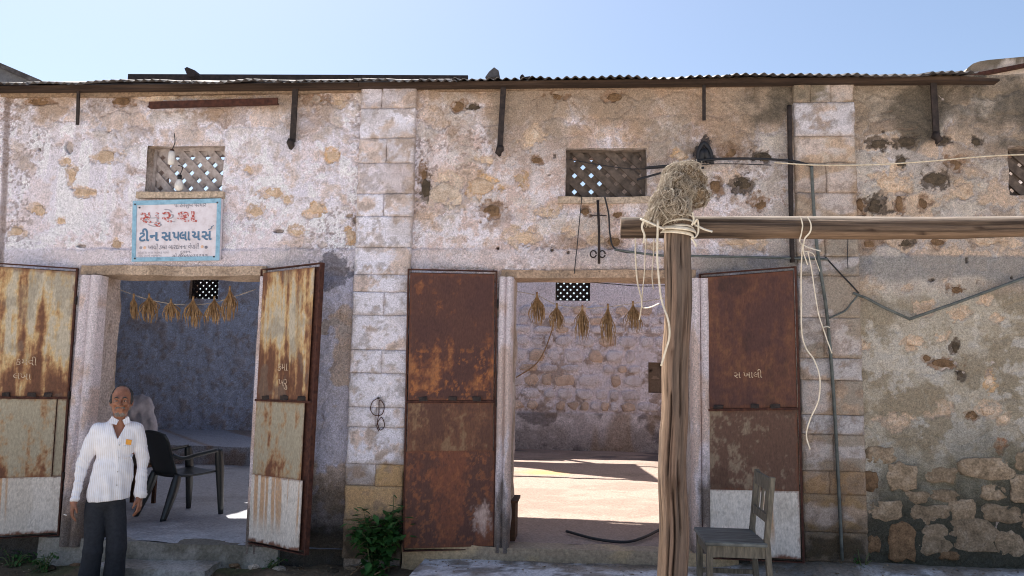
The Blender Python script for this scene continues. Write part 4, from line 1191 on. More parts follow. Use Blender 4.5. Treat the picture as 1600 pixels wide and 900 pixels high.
# loop of wire on the pilaster
wl = thing('wire_loop', 'bent wire loop hanging from a nail on the middle pilaster', 'wire', W(592, 640, -.08))
mb = MB(); mb.tube(smooth_pts(wpts([(591, 622), (582, 628), (579, 640), (586, 649), (597, 647), (600, 634), (593, 625), (592, 645), (590, 660), (594, 672), (601, 665), (596, 652), (589, 664), (592, 674)], -.08)), .004, 5); mb.build('loop', M['iron'], wl)
mb = MB(); c0 = W(591, 622, -.08); mb.tube([c0 + np.array([0, .04, 0]), c0 - np.array([0, .015, 0])], .008, 6); mb.build('nail', M['darkiron'], wl)
for (px, py, lab) in ((1104, 240, 0),):
    mb = MB(); c0 = W(1100, 238, -.03)
    V = []
    mb.tube(smooth_pts([W(1090, 255, -.05), W(1092, 236, -.06), W(1100, 224, -.06), W(1110, 238, -.06), W(1112, 256, -.05)]), [.02] * 25, 7)
    mb.tube(smooth_pts([W(1095, 254, -.05), W(1100, 236, -.07), W(1108, 254, -.05)]), .03, 7)
    tag(mb.build('cloth_bundle', M['cable']), 'dark bundle of cloth stuffed in a hole above the post', 'cloth')
# garland in the left doorway
gl = thing('leaf_garland', 'small hanging garland of green leaves and one marigold in the left jamb', 'garland', W(154, 488, .03))
mb = MB()
for k in range(26):
    c0 = W(155 + random.uniform(-3, 3), 446 + k * 1.6, .03); d = np.array([random.uniform(-.03, .03), -.01, -.035])
    mb.add([c0, c0 + d * .6 + [.008, -.008, 0], c0 + d, c0 + d * .6 - [.008, .004, 0]], [(0, 1, 2, 3)])
struct(mb.build('leaves', M['leaf'], gl), 'stuff')
mb = MB(); c0 = W(155, 463, .0); mb.tube([c0 + np.array([0, 0, z_]) for z_ in (-.022, -.012, .008, .02)], [.006, .02, .022, .008], 9); mb.build('flower', M['marigold'], gl)

# dried bunches on strings, inside both doorways
def bunch(px, py0, py1, y, w, seed, label, group, dirn=0.0):
    top, bot = W(px, py0, y), W(px + dirn, py1, y)
    L = top[2] - bot[2]; rr = random.Random(seed)
    t = thing('dried_bunch', label, 'dried bunch', top, group)
    mb = MB()
    ax = bot - top
    for k in range(64):
        a = rr.uniform(0, 6.28); s = rr.uniform(.1, 1.15) * w; f = rr.uniform(.45, 1.05)
        q = [top + np.array([rr.uniform(-.004, .004), 0, 0]), top + ax * .32 * f + np.array([math.cos(a) * s * .35, math.sin(a) * s * .35, 0]),
             top + ax * .68 * f + np.array([math.cos(a) * s, math.sin(a) * s, 0]), top + ax * f + np.array([math.cos(a) * s * rr.uniform(.5, 1.15), math.sin(a) * s * .8, 0])]
        mb.tube(smooth_pts(q, 3), [.0015, .002, .0025, .003, .0035, .004, .0045, .004, .003, .001], 4)
    struct(mb.build('stalks', M['straw'], t), 'stuff')
    mb = MB(); mb.tube([top + np.array([0, 0, .02]), top - np.array([0, 0, .06])], .009, 6); mb.build('tie', M['straw'], t)
lab1 = ['thin twisted dried stalk, leftmost on the dark doorway string', 'second dried bunch from the left in the dark doorway', 'small dried bunch, third from the left in the dark doorway', 'long dried bunch below the small window of the dark room', 'wide dried bunch, second from the right in the dark doorway', 'tall slim dried bunch nearest the orange rusty leaf']
for i, (px, a, b, w) in enumerate(((209, 462, 500, .03), (233, 462, 504, .085), (267, 470, 502, .07), (302, 466, 512, .085), (335, 466, 506, .085), (359, 450, 504, .06))):
    bunch(px, a, b, .25, w, 30 + i, lab1[i], 'dried bunches strung across the first doorway')
lab2 = ['dried bunch nearest the maroon leaf in the bright doorway', 'dried bunch hanging under the left side of the small lattice', 'middle dried bunch of the five in the bright doorway', 'longest dried bunch, fourth from the left in the bright doorway', 'dried bunch nearest the wooden post in the bright doorway']
for i, (px, a, b, w) in enumerate(((839, 460, 507, .07), (870, 477, 517, .065), (910, 480, 532, .06), (950, 478, 540, .065), (989, 474, 520, .07))):
    bunch(px, a, b, .25, w, 50 + i, lab2[i], 'dried bunches strung across the second doorway')
line_thing('string', 'thin string sagging across the first doorway', 'string', wpts([(183, 451), (225, 466), (270, 475), (310, 476), (345, 470), (400, 452)], .25), .003, 'fibre')
line_thing('string', 'thin string sagging across the second doorway', 'string', wpts([(806, 455), (840, 462), (870, 476), (912, 482), (952, 479), (990, 474), (1060, 462)], .25), .003, 'fibre')
line_thing('wire', 'dark wire under the lintel of the bright doorway', 'wire', wpts([(922, 441), (960, 444), (1000, 447), (1060, 446)], .3), .004, 'cable')
line_thing('vine_stem', 'thin bare stem hanging on the rubble wall inside the bright room', 'stem', wpts([(866, 505), (852, 545), (836, 570), (806, 590)], BACKY - .12), .012, 'straw')

# ================================================================== GROUND
def H(x, y):
    x = np.asarray(x, float); y = np.asarray(y, float)
    base = np.interp(x, [-30, -6, -4.4, -2.2, -1.3, -.7, 8, 30], [0, .02, .05, .12, .15, .20, .22, .05])
    near = ss(-5.5, -1.0, y)
    rise = .05 * ss(-.6, 0, y)
    return base * near + rise * near
def gcol(x, y):
    a = fbm(x * 1.3, y * 1.3, 4, 5, .6); b = fbm(x * 7, y * 7, 6, 4, .6)
    c = mix(np.broadcast_to(S(150, 128, 104), x.shape + (3,)), S(104, 88, 70), ss(.42, .62, a * .6 + b * .4))
    c = mix(c, mix(np.broadcast_to(S(206, 198, 188), x.shape + (3,)), S(178, 166, 152), a), ss(-1.2, -2.0, y + (a - .5) * .6))  # street out of view coloured pale to bounce light onto the front
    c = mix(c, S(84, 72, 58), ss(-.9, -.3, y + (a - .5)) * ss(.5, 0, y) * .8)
    c = mix(c, S(90, 96, 62), ss(.6, .72, a) * ss(-.8, -.2, y) * .5)
    return c
gx = np.unique(np.concatenate([np.array([-900, -400, -150, -60, -30, -15, -10]), np.arange(-8, 6.01, .045), np.array([8, 12, 20, 40, 100, 300, 900])]))
gy = np.unique(np.concatenate([np.array([-900, -300, -100, -40, -20, -12, -9, -7, -6, -5, -4, -3.2]), np.arange(-2.6, .31, .045), np.array([1, 3, 6, 9, 15, 40, 120, 400, 900])]))
X, Y = np.meshgrid(gx, gy)
Z = H(X, Y) + (fbm(X * 3, Y * 3, 2, 4) - .5) * .05 * ss(-4, -2, Y) * ss(1, .3, Y) + (fbm(X * 12, Y * 12, 5, 3) - .5) * .02 * ss(-4, -2, Y)
k = np.arange(X.size).reshape(X.shape)
gf = np.stack([k[:-1, :-1], k[:-1, 1:], k[1:, 1:], k[1:, :-1]], -1).reshape(-1, 4)
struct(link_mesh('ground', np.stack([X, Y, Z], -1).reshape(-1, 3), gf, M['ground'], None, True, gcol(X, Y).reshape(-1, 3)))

# concrete apron before the second doorway and the right bay
def az(x, y):
    e = fbm(x * 1.4, y * 1.4, 8, 4)
    return .295 + .07 * ss(-.45, 0, y) * ss(1.1, 1.5, x) + (e - .5) * .03 + (fbm(x * 9, y * 9, 3, 3) - .5) * .008
def ac(x, y):
    a = fbm(x * 2.2, y * 3, 4, 5, .6); b = fbm(x * 9, y * 9, 6, 4)
    c = mix(np.broadcast_to(S(212, 208, 208), x.shape + (3,)), S(124, 116, 108), ss(.46, .58, a * .6 + b * .4) * .85)
    c = mix(c, S(150, 134, 118), ss(.5, .66, fbm(x * 4, y * 6, 11, 4)) * .6)
    c = mix(c, S(200, 194, 188), ss(-1.2, -1.8, y + (a - .5) * .4) * .8)
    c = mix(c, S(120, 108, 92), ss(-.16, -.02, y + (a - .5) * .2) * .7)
    return c
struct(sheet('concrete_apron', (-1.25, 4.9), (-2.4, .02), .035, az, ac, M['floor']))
mb = MB(); mb.box((-1.25, -2.4, .0), (4.9, 0.0, .275)); struct(mb.build('apron_base', M['rubblestone']))
# sills and steps
sill = masonry('door_sill', [((W(630, 870)[0], -.07, .2), (1.28, .13, FZ2 + .004))], building, (166, 146, 124), .014, 'floor', S(196, 168, 132))
step1 = masonry('door_step', [((W(185, 875)[0], -.34, .02), (W(352, 875)[0], .0, .185))], building, (176, 172, 168), .016, 'floor', S(120, 110, 96))
masonry('door_sill', [((D1[0] - .3, -.05, .0), (D1[1] + .3, .14, FZ1 + .016))], building, (150, 144, 136), .012, 'floor', S(96, 90, 78))

# ================================================================== POST, LOG BEAM, NET
PY = -1.5
def log(path, radii, n, mat, name, label, cat, colf, cracks, axis):
    """irregular round timber along a path of centres"""
    P_ = np.array(path); m = len(P_)
    th = np.linspace(0, 2 * np.pi, n, False)
    V, C = [], []
    for j in range(m):
        s_ = P_[j][axis]
        r_ = radii[j] * (1 + (fbm(np.cos(th) * 1.3 + 5, np.sin(th) * 1.3 + s_ * .9, 3, 3) - .5) * .22 + (fbm(th * 4, 0 * th + s_ * 1.5, 6, 3) - .5) * .06)
        for (t0, s0, amp_) in ((4.4, 1.15, .16), (5.3, 1.95, .10), (3.6, 2.3, .08), (4.1, .75, .10), (4.9, 2.45, .07), (3.4, 1.45, .09)):
            dth = np.abs((th - t0 + np.pi) % (2 * np.pi) - np.pi)
            r_ = r_ + radii[j] * amp_ * np.exp(-(dth / .5) ** 2 - ((s_ - s0) / .09) ** 2)
        for (t0, sa, sb, wd, dp) in cracks:
            d = np.abs((th - t0 - .05 * math.sin(s_ * 1.9 + t0) + np.pi) % (2 * np.pi) - np.pi)
            r_ = r_ - dp * radii[j] * ss(wd, 0, d) * float(ss(sa, sa + .12, s_) * ss(sb, sb - .12, s_))
        a, b = r_ * np.cos(th), r_ * np.sin(th)
        if axis == 2: q = np.stack([P_[j][0] + a, P_[j][1] + b, np.full(n, s_)], -1)
        else: q = np.stack([np.full(n, s_), P_[j][1] + a, P_[j][2] + b], -1)
        V.append(q); C.append(colf(th, s_, r_ / radii[j]))
    V = np.concatenate(V); C = np.concatenate(C)
    k = np.arange(m * n).reshape(m, n); k2 = np.roll(k, -1, 1)
    F = np.stack([k[:-1], k2[:-1], k2[1:], k[1:]], -1).reshape(-1, 4)
    cen = np.array([P_[0], P_[-1]]); b0 = len(V)
    caps = [[b0, k2[0][i], k[0][i], b0] for i in range(n)] + [[b0 + 1, k[-1][i], k2[-1][i], b0 + 1] for i in range(n)]
    faces = [tuple(f) for f in F.tolist()] + [tuple(c[:3]) for c in caps]
    V = np.concatenate([V, cen]); C = np.concatenate([C, np.broadcast_to(S(150, 128, 104), (2, 3))])
    o = link_mesh(name, V, faces, M[mat], None, [True] * len(faces), C)
    return tag(o, label, cat)
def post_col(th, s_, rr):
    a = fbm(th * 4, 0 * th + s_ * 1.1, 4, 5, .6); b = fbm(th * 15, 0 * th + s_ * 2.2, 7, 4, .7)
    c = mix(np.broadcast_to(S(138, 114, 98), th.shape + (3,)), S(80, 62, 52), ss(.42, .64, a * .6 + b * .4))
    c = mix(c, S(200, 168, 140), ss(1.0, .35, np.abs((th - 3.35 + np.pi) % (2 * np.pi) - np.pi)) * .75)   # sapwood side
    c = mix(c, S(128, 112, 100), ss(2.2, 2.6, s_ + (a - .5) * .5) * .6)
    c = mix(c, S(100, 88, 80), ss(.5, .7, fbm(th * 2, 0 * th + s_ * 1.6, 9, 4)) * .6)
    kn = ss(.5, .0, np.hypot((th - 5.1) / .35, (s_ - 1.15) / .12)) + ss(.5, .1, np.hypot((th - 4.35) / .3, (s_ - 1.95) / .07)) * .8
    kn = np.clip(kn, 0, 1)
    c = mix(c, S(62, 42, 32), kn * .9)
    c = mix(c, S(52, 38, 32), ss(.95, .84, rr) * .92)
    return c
pz = np.arange(.1, 3.02, .03)
def post_x(z_):
    py = np.interp(z_, [.5, .9, 1.5, 2.2, 2.7, 3.1], [905, 840, 640, 500, 375, 290])
    c = np.interp(py, [260, 375, 500, 640, 840, 905], [1066, 1058, 1055, 1054.5, 1053, 1050]); w = np.interp(py, [260, 375, 500, 640, 840, 905], [36, 40, 42, 43, 46, 46])
    p = W(c, py, PY); sc = W(c + 1, py, PY)[0] - p[0]
    return p[0], w * .5 * sc
zsurv = [(W(1055, y_, PY)[2], y_) for y_ in range(240, 960, 20)]
def post_at(z_):
    py = np.interp(z_, [q[0] for q in zsurv][::-1], [q[1] for q in zsurv][::-1])
    c = np.interp(py, [260, 375, 500, 640, 840, 905], [1068, 1058, 1055, 1054.5, 1053, 1050]); w = np.interp(py, [260, 375, 500, 640, 840, 905], [38, 40, 42, 43, 46, 46])
    p = W(c, py, PY); q = W(c + w / 2, py, PY)
    return p[0], q[0] - p[0]
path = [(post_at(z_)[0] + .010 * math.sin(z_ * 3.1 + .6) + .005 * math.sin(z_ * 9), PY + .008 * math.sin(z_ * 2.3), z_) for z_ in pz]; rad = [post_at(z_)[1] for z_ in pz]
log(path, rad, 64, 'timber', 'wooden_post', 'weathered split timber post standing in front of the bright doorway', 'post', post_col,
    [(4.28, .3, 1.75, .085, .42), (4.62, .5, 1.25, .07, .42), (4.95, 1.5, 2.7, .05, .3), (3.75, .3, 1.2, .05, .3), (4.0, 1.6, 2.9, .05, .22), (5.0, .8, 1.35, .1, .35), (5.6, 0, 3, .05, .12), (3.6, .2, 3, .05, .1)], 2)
BYB = PY + .15
b0, b1 = W(970, 356, BYB), W(1600, 354.5, BYB)
def beam_col(th, s_, rr):
    a = fbm(th * 4, 0 * th + s_ * .8, 5, 5, .6); b = fbm(th * 14, 0 * th + s_ * 1.4, 8, 4)
    c = mix(np.broadcast_to(S(112, 94, 80), th.shape + (3,)), S(66, 55, 48), ss(.42, .62, a * .6 + b * .4))
    c = mix(c, S(160, 130, 104), ss(.8, .2, np.abs((th - 4.3 + np.pi) % (2 * np.pi) - np.pi)) * ss(.9, 1.4, s_) * .45)
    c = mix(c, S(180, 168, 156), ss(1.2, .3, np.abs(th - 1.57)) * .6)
    c = mix(c, S(66, 54, 46), ss(.93, .80, rr) * .85)
    for (t0, s0) in ((3.5, 1.88), (3.3, 2.55), (3.9, 2.2)):
        c = mix(c, S(54, 40, 32), ss(1, .3, np.hypot((th - t0) / .22, (s_ - s0) / .045)) * .9)
    return c
nx_ = 130
path = [(x_, BYB, b0[2] + (b1[2] - b0[2]) * (x_ - b0[0]) / (b1[0] - b0[0]) + .008 * math.sin(x_ * 2.1)) for x_ in np.linspace(b0[0], b1[0] + 1.2, nx_)]
brad = abs(W(1200, 339, BYB)[2] - W(1200, 371.5, BYB)[2]) / 2
log(path, [brad * (1 + .05 * math.sin(q[0] * 1.7)) for q in path], 40, 'timber_x', 'log_beam', 'long weathered log beam lashed level across the top of the post', 'beam', beam_col,
    [(2.9, .2, 5, .07, .2), (3.7, .9, 3.2, .06, .16), (2.4, 0, 2.2, .06, .14)], 0)

# ---- distance fields for soft bodies
class Field:
    def __init__(s, lo, hi, h):
        s.lo = np.array(lo, float); s.h = h
        s.n = np.ceil((np.array(hi) - s.lo) / h).astype(int) + 1
        s.V = np.full(s.n, .06, np.float32)
        s.ax = [s.lo[i] + np.arange(s.n[i]) * h for i in range(3)]
    def _op(s, lo, hi, fn, k, mode):
        i0 = np.clip(((np.array(lo) - s.lo) / s.h).astype(int) - 1, 0, s.n - 1); i1 = np.clip(((np.array(hi) - s.lo) / s.h).astype(int) + 2, 1, s.n)
        if (i1 <= i0).any(): return
        g = np.meshgrid(*[s.ax[a][i0[a]:i1[a]] for a in range(3)], indexing='ij')
        d = fn(*g).astype(np.float32)
        sl = tuple(slice(i0[a], i1[a]) for a in range(3)); V = s.V[sl]
        if mode == 'add':
            hh = np.clip(.5 + .5 * (V - d) / k, 0, 1); s.V[sl] = V * (1 - hh) + d * hh - k * hh * (1 - hh)
        else:
            d = -d; hh = np.clip(.5 - .5 * (V - d) / k, 0, 1); s.V[sl] = V * (1 - hh) + d * hh + k * hh * (1 - hh)
    def cap(s, a, b, ra, rb, k=.02, mode='add', fy=1.0):
        a, b = np.array(a, float), np.array(b, float); r_ = max(ra, rb) + .05
        d = b - a; L = (d * d).sum()
        def fn(x, y, z):
            px, py, pz_ = x - a[0], (y - a[1]), z - a[2]
            t = np.clip((px * d[0] + py * d[1] + pz_ * d[2]) / L, 0, 1)
            return np.sqrt((px - d[0] * t) ** 2 + ((py - d[1] * t) / fy) ** 2 + (pz_ - d[2] * t) ** 2) - (ra + (rb - ra) * t)
        s._op(np.minimum(a, b) - r_, np.maximum(a, b) + r_, fn, k, mode)
        return s
    def ell(s, c, r_, k=.02, mode='add'):
        c, r_ = np.array(c, float), np.array(r_, float)
        def fn(x, y, z):
            q = np.sqrt(((x - c[0]) / r_[0]) ** 2 + ((y - c[1]) / r_[1]) ** 2 + ((z - c[2]) / r_[2]) ** 2)
            g = np.sqrt(((x - c[0]) / r_[0] ** 2) ** 2 + ((y - c[1]) / r_[1] ** 2) ** 2 + ((z - c[2]) / r_[2] ** 2) ** 2) + 1e-6
            return np.where(q < .2, (q - 1) * r_.min(), q * (q - 1) / g)
        s._op(c - r_ - .05, c + r_ + .05, fn, k, mode)
        return s
    def warp(s, fn):
        g = np.meshgrid(*s.ax, indexing='ij'); s.V = s.V + fn(*g).astype(np.float32); return s
    def cut(s, fn, k=.004):
        g = np.meshgrid(*s.ax, indexing='ij'); s.V = np.maximum(s.V, fn(*g).astype(np.float32)); return s
    def mesh(s):
        V = s.V.copy()
        V[0], V[-1], V[:, 0], V[:, -1], V[:, :, 0], V[:, :, -1] = (.01,) * 6
        ins = V < 0
        c = [(i, j, k) for i in (0, 1) for j in (0, 1) for k in (0, 1)]
        m = np.array(V.shape) - 1
        sl = lambda o, A: A[o[0]:o[0] + m[0], o[1]:o[1] + m[1], o[2]:o[2] + m[2]]
        cnt = sum(sl(o, ins).astype(np.int8) for o in c)
        act = (cnt > 0) & (cnt < 8)
        idx = np.argwhere(act)
        acc = np.zeros((len(idx), 3)); num = np.zeros(len(idx))
        val = {o: V[idx[:, 0] + o[0], idx[:, 1] + o[1], idx[:, 2] + o[2]] for o in c}
        for o in c:
            for ax in range(3):
                if o[ax]: continue
                q = list(o); q[ax] = 1; q = tuple(q)
                a, b = val[o], val[q]; e = (a < 0) != (b < 0)
                t = np.where(e, a / np.where(e, a - b, 1), 0)
                p = np.zeros((len(idx), 3)) + np.array(o); p[:, ax] += t
                acc[e] += p[e]; num += e
        P_ = s.lo + (idx + acc / num[:, None]) * s.h
        vid = np.full(m, -1); vid[act] = np.arange(len(idx))
        F = []
        for ax in range(3):
            a1, a2 = (ax + 1) % 3, (ax + 2) % 3
            A = ins; B = np.roll(ins, -1, ax)
            e = A != B
            ii = np.argwhere(e)
            ok = (ii[:, ax] < m[ax]) & (ii[:, a1] > 0) & (ii[:, a2] > 0) & (ii[:, a1] < m[a1]) & (ii[:, a2] < m[a2])
            ii = ii[ok]
            def g(d1, d2):
                q = ii.copy(); q[:, a1] -= d1; q[:, a2] -= d2
                return vid[q[:, 0], q[:, 1], q[:, 2]]
            f = np.stack([g(1, 1), g(0, 1), g(0, 0), g(1, 0)], -1)
            inn = A[ii[:, 0], ii[:, 1], ii[:, 2]]
            f[~inn] = f[~inn][:, ::-1]
            F.append(f)
        F = np.concatenate(F); F = F[(F >= 0).all(1)]
        return P_, F
    def build(s, name, mat, parent, off=(0, 0, 0)):
        v, f = s.mesh()
        return link_mesh(name, v + np.array(off), f, M[mat], parent, True)

# ---- old net bundled over the post head
nc = W(1068, 300, PY)
net = thing('net_bundle', 'bundle of dry fibre netting pulled over the top of the post', 'net bundle', nc)
pxm = W(1069, 300, PY)[0] - nc[0]
F_ = Field(nc + [-.3, -.2, -.3], nc + [.25, .25, .3], .01)
loc = lambda px, py, dy=0.0: W(px, py, PY + dy) + [0, 0, 0]
F_.ell(loc(1065, 283), (.125, .12, .12), .05); F_.ell(loc(1052, 315, -.03), (.11, .11, .13), .05); F_.ell(loc(1088, 300, .02), (.075, .09, .10), .04); F_.cap(loc(1040, 310, -.03), loc(1018, 345, -.03), .055, .03, .04)
F_.warp(lambda x, y, z: (fbm(x * 14 + y * 9, z * 14 + y * 5, 3, 3) - .5) * .05)
core_v, core_f = F_.mesh()
link_mesh('net_core', core_v, core_f, M['fibre_core'], net, True)
mb = MB(); rr = random.Random(5)
cvn = core_v
cen = np.array(loc(1062, 300))
vis = np.arange(len(cvn))
for k in range(4600):
    i = rr.randrange(len(cvn)); p = cvn[i]
    if p[0] > loc(1084, 300)[0] and rr.random() < .75: continue
    d = p - cen; d /= np.linalg.norm(d)
    tdir = np.cross(d, np.array([rr.uniform(-1, 1), rr.uniform(-1, 1), rr.uniform(-1, 1)])); tdir /= np.linalg.norm(tdir) + 1e-6
    if rr.random() < .5: tdir = np.array([-.35 + rr.uniform(-.4, .4), -.1, -1.0]); tdir /= np.linalg.norm(tdir)
    L = rr.uniform(.015, .06); s2 = np.cross(d, tdir)
    pts = [p + d * (.004 + .012 * math.sin(t * 3.1)) + tdir * L * (t - .5) + s2 * L * .35 * math.sin(t * rr.uniform(2, 5)) for t in (0, .25, .5, .75, 1)]
    mb.tube(pts, rr.choice((.0008, .0010, .0013, .0017)), 3)
struct(mb.build('net_strands', M['fibre'], net), 'stuff')
mb = MB()
for k in range(120):               # fringe on the left
    t = rr.random(); a = np.array(loc(1046 - 12 * t + rr.uniform(-6, 8), 270 + 55 * t, rr.uniform(-.13, -.02)))
    b_ = np.array(loc(1016 + rr.uniform(-8, 14), 340 + rr.uniform(-10, 16), rr.uniform(-.12, -.02)))
    q = [a, a * .6 + b_ * .4 + [rr.uniform(-.015, .015), 0, rr.uniform(0, .02)], a * .3 + b_ * .7 + [rr.uniform(-.015, .015), 0, 0], b_]
    mb.tube(smooth_pts(q, 3), rr.choice((.002, .003, .0045)), 4)
struct(mb.build('net_fringe', M['fibre'], net), 'stuff')
mb = MB()
for pts in ([(1030, 288), (1035, 305), (1048, 313), (1060, 306), (1064, 296)], [(1034, 312), (1045, 332), (1058, 334), (1066, 322), (1060, 310)], [(1028, 322), (1040, 338), (1045, 345)], [(1048, 316), (1055, 330), (1066, 336), (1072, 318), (1060, 305)]):
    mb.tube(smooth_pts([loc(a, b_, -.15) for a, b_ in pts], 6), .0032, 5)
mb.build('net_cord', M['fibre'], net)

# ---- lashing
lash = thing('rope_lashing', 'pale flat strap lashed in several turns round post and beam', 'rope', W(1060, 357, PY - .1))
def ring_pts(pyl, pyr, sag=0.0, grow=.012, y0=math.pi, y1=2 * math.pi):
    out = []
    for t in np.linspace(0, 1, 14):
        a = y0 + (y1 - y0) * t
        py = pyl + (pyr - pyl) * t + sag * math.sin(t * math.pi)
        z_ = W(1058, py, PY)[2]; cx_, r_ = post_at(z_)
        out.append(np.array([cx_ + (r_ + grow) * math.cos(a), PY + (r_ + grow) * math.sin(a) * 1.0, z_]))
    return out
for (l, r_, sg, gr) in ((351, 345, -9, .012), (354, 352, -6, .020), (361, 358, -4, .012), (362, 371, 0, .02), (356, 364, 1, .030)):
    mb = MB(); mb.tube(ring_pts(l, r_, sg, gr), .016, 6, .3); mb.build('strap_turn', M['strap'], lash)
for pts in ([(1000, 342), (1020, 350), (1038, 358)], [(1088, 352), (1100, 358), (1113, 362)], [(1084, 350), (1090, 344), (1091, 362), (1086, 371), (1080, 370)], [(1080, 372), (1085, 378), (1088, 385)], [(1082, 332), (1084, 344), (1081, 352)], [(1006, 345), (1003, 355), (1007, 368), (1005, 380)]):
    mb = MB(); mb.tube(smooth_pts([W(a, b_, PY - .125) for a, b_ in pts]), .010, 6, .5); mb.build('strap_end', M['strap'], lash)
# hanging strips
def strip(label, pts, y, rad, flat=.3, mat='strap', cat='strip', group='pale cloth strips hanging from the log beam'):
    return line_thing('hanging_strip', label, cat, [W(a, b_, y) for a, b_ in pts], rad, mat, group, flat)
strip('long pale strip curling down the left side of the post', [(1028, 345), (1027, 400), (1030, 440), (1034, 470), (1044, 500), (1046, 525), (1040, 548), (1033, 572)], PY - .13, .0105)
strip('pale strip hanging left of the post and tied back to it in a knot', [(993, 372), (993, 400), (996, 440), (1002, 465), (1004, 480), (1016, 480), (1030, 474)], PY + .05, .008)
strip('thin pale strip hanging beside the post and meeting the knot', [(1010, 372), (1008, 395), (1007, 425), (1004, 455), (1002, 482), (999, 500)], PY + .06, .006)
strip('short pale strip just left of the post', [(1022, 372), (1021, 400), (1019, 430), (1021, 452)], PY + .05, .006)
yb_ = BYB - brad - .02
strip('strip looped over the beam with a hanging knotted end', [(1251, 339), (1254, 352), (1252, 366), (1250, 378), (1262, 386), (1282, 392)], yb_, .0085)
strip('second loop of the strip over the beam', [(1262, 339), (1267, 350), (1266, 362), (1258, 372), (1256, 380), (1255, 392), (1262, 414)], yb_, .0085)
strip('longest pale strip, hanging from the beam nearly to seat height', [(1254, 380), (1252, 420), (1252, 470), (1253, 520), (1260, 545), (1272, 562), (1281, 590), (1279, 625), (1266, 655), (1260, 680), (1266, 702)], yb_, .0085)
strip('pale strip hanging along the conduit and ending in a frayed knot', [(1262, 392), (1268, 420), (1273, 455), (1279, 490), (1286, 512), (1292, 530), (1300, 552)], yb_, .0075)
strip('short bright strip flicking out beside the conduit', [(1256, 392), (1270, 396), (1276, 410), (1281, 424)], yb_, .006)
strip('tiny strip end tied across the conduit', [(1285, 512), (1292, 510), (1297, 512)], -.12, .008)

# ================================================================== CHAIRS
def xf(M4, pts): return [tuple((M4 @ Vector(p))[:3]) for p in pts]
# wooden chair, facing left
cw = W(1146, 836, -1.1)
ch = thing('wooden_chair', 'old grey wooden chair facing left in front of the dull brown door leaf', 'chair', (cw[0], -1.1, .3))
ya, ybk = -1.33, -.87              # near and far sides
zs_ = W(1150, 847, ya)[2]          # seat height
xfn = W(1103, 847, ya)[0]; xbn = W(1196, 846, ya)[0]
xb_top = W(1208, 748, ya)[0]; zt_ = W(1206, 746, ya)[2]
mb = MB(); mb.box((xfn - .01, ya - .012, zs_ - .028), (xbn + .012, ybk + .012, zs_)); mb.build('seat', M['chair_seat'], ch, bevel=.008)
for yy in (ya + .02, ybk - .02):
    mb = MB(); mb.box((xfn + .005, yy - .02, .29), (xfn + .045, yy + .02, zs_ - .028)); mb.build('leg', M['chair_wood'], ch, bevel=.003)
    mb = MB(); mb.bar((xbn + .045, yy, .29), (xbn + .012, yy, zs_ + .02), .036, .042, up=(0, 1, 0)); mb.build('leg', M['chair_wood'], ch, bevel=.003)
    mb = MB(); mb.bar((xbn + .012, yy, zs_ + .0), (xb_top + .0, yy, zt_), .034, .04, up=(0, 1, 0)); mb.build('back_post', M['chair_wood'], ch, bevel=.003)
    mb = MB(); mb.box((xfn + .045, yy - .011, zs_ - .10), (xbn + .02, yy + .011, zs_ - .029)); mb.build('apron_rail', M['chair_wood'], ch)
    mb = MB(); mb.box((xfn + .04, yy - .010, .46), (xbn + .03, yy + .010, .49)); mb.build('stretcher', M['chair_wood'], ch)
for xx in (xfn + .012, xbn + .02):
    mb = MB(); mb.box((xx, ya + .04, zs_ - .095), (xx + .022, ybk - .04, zs_ - .029)); mb.build('apron_rail', M['chair_wood'], ch)
def bkx(z_): return xbn + .012 + (xb_top - xbn - .012) * (z_ - zs_) / (zt_ - zs_)
for (z0_, z1_) in ((zt_ - .095, zt_ - .012), (zs_ + .12, zs_ + .17)):
    mb = MB(); mb.hexa([(bkx(z0_) - .012, ya + .04, z0_), (bkx(z0_) + .01, ya + .04, z0_), (bkx(z0_) + .01, ybk - .04, z0_), (bkx(z0_) - .012, ybk - .04, z0_), (bkx(z1_) - .012, ya + .04, z1_), (bkx(z1_) + .01, ya + .04, z1_), (bkx(z1_) + .01, ybk - .04, z1_), (bkx(z1_) - .012, ybk - .04, z1_)])
    mb.build('back_rail', M['chair_wood'], ch)
for q in (.22, .5, .78):
    yy = ya + .04 + (ybk - ya - .08) * q; z0_, z1_ = zs_ + .165, zt_ - .09
    mb = MB(); mb.bar((bkx(z0_), yy, z0_), (bkx(z1_), yy, z1_), .010, .040, up=(0, 1, 0)); mb.build('back_slat', M['chair_wood'], ch)

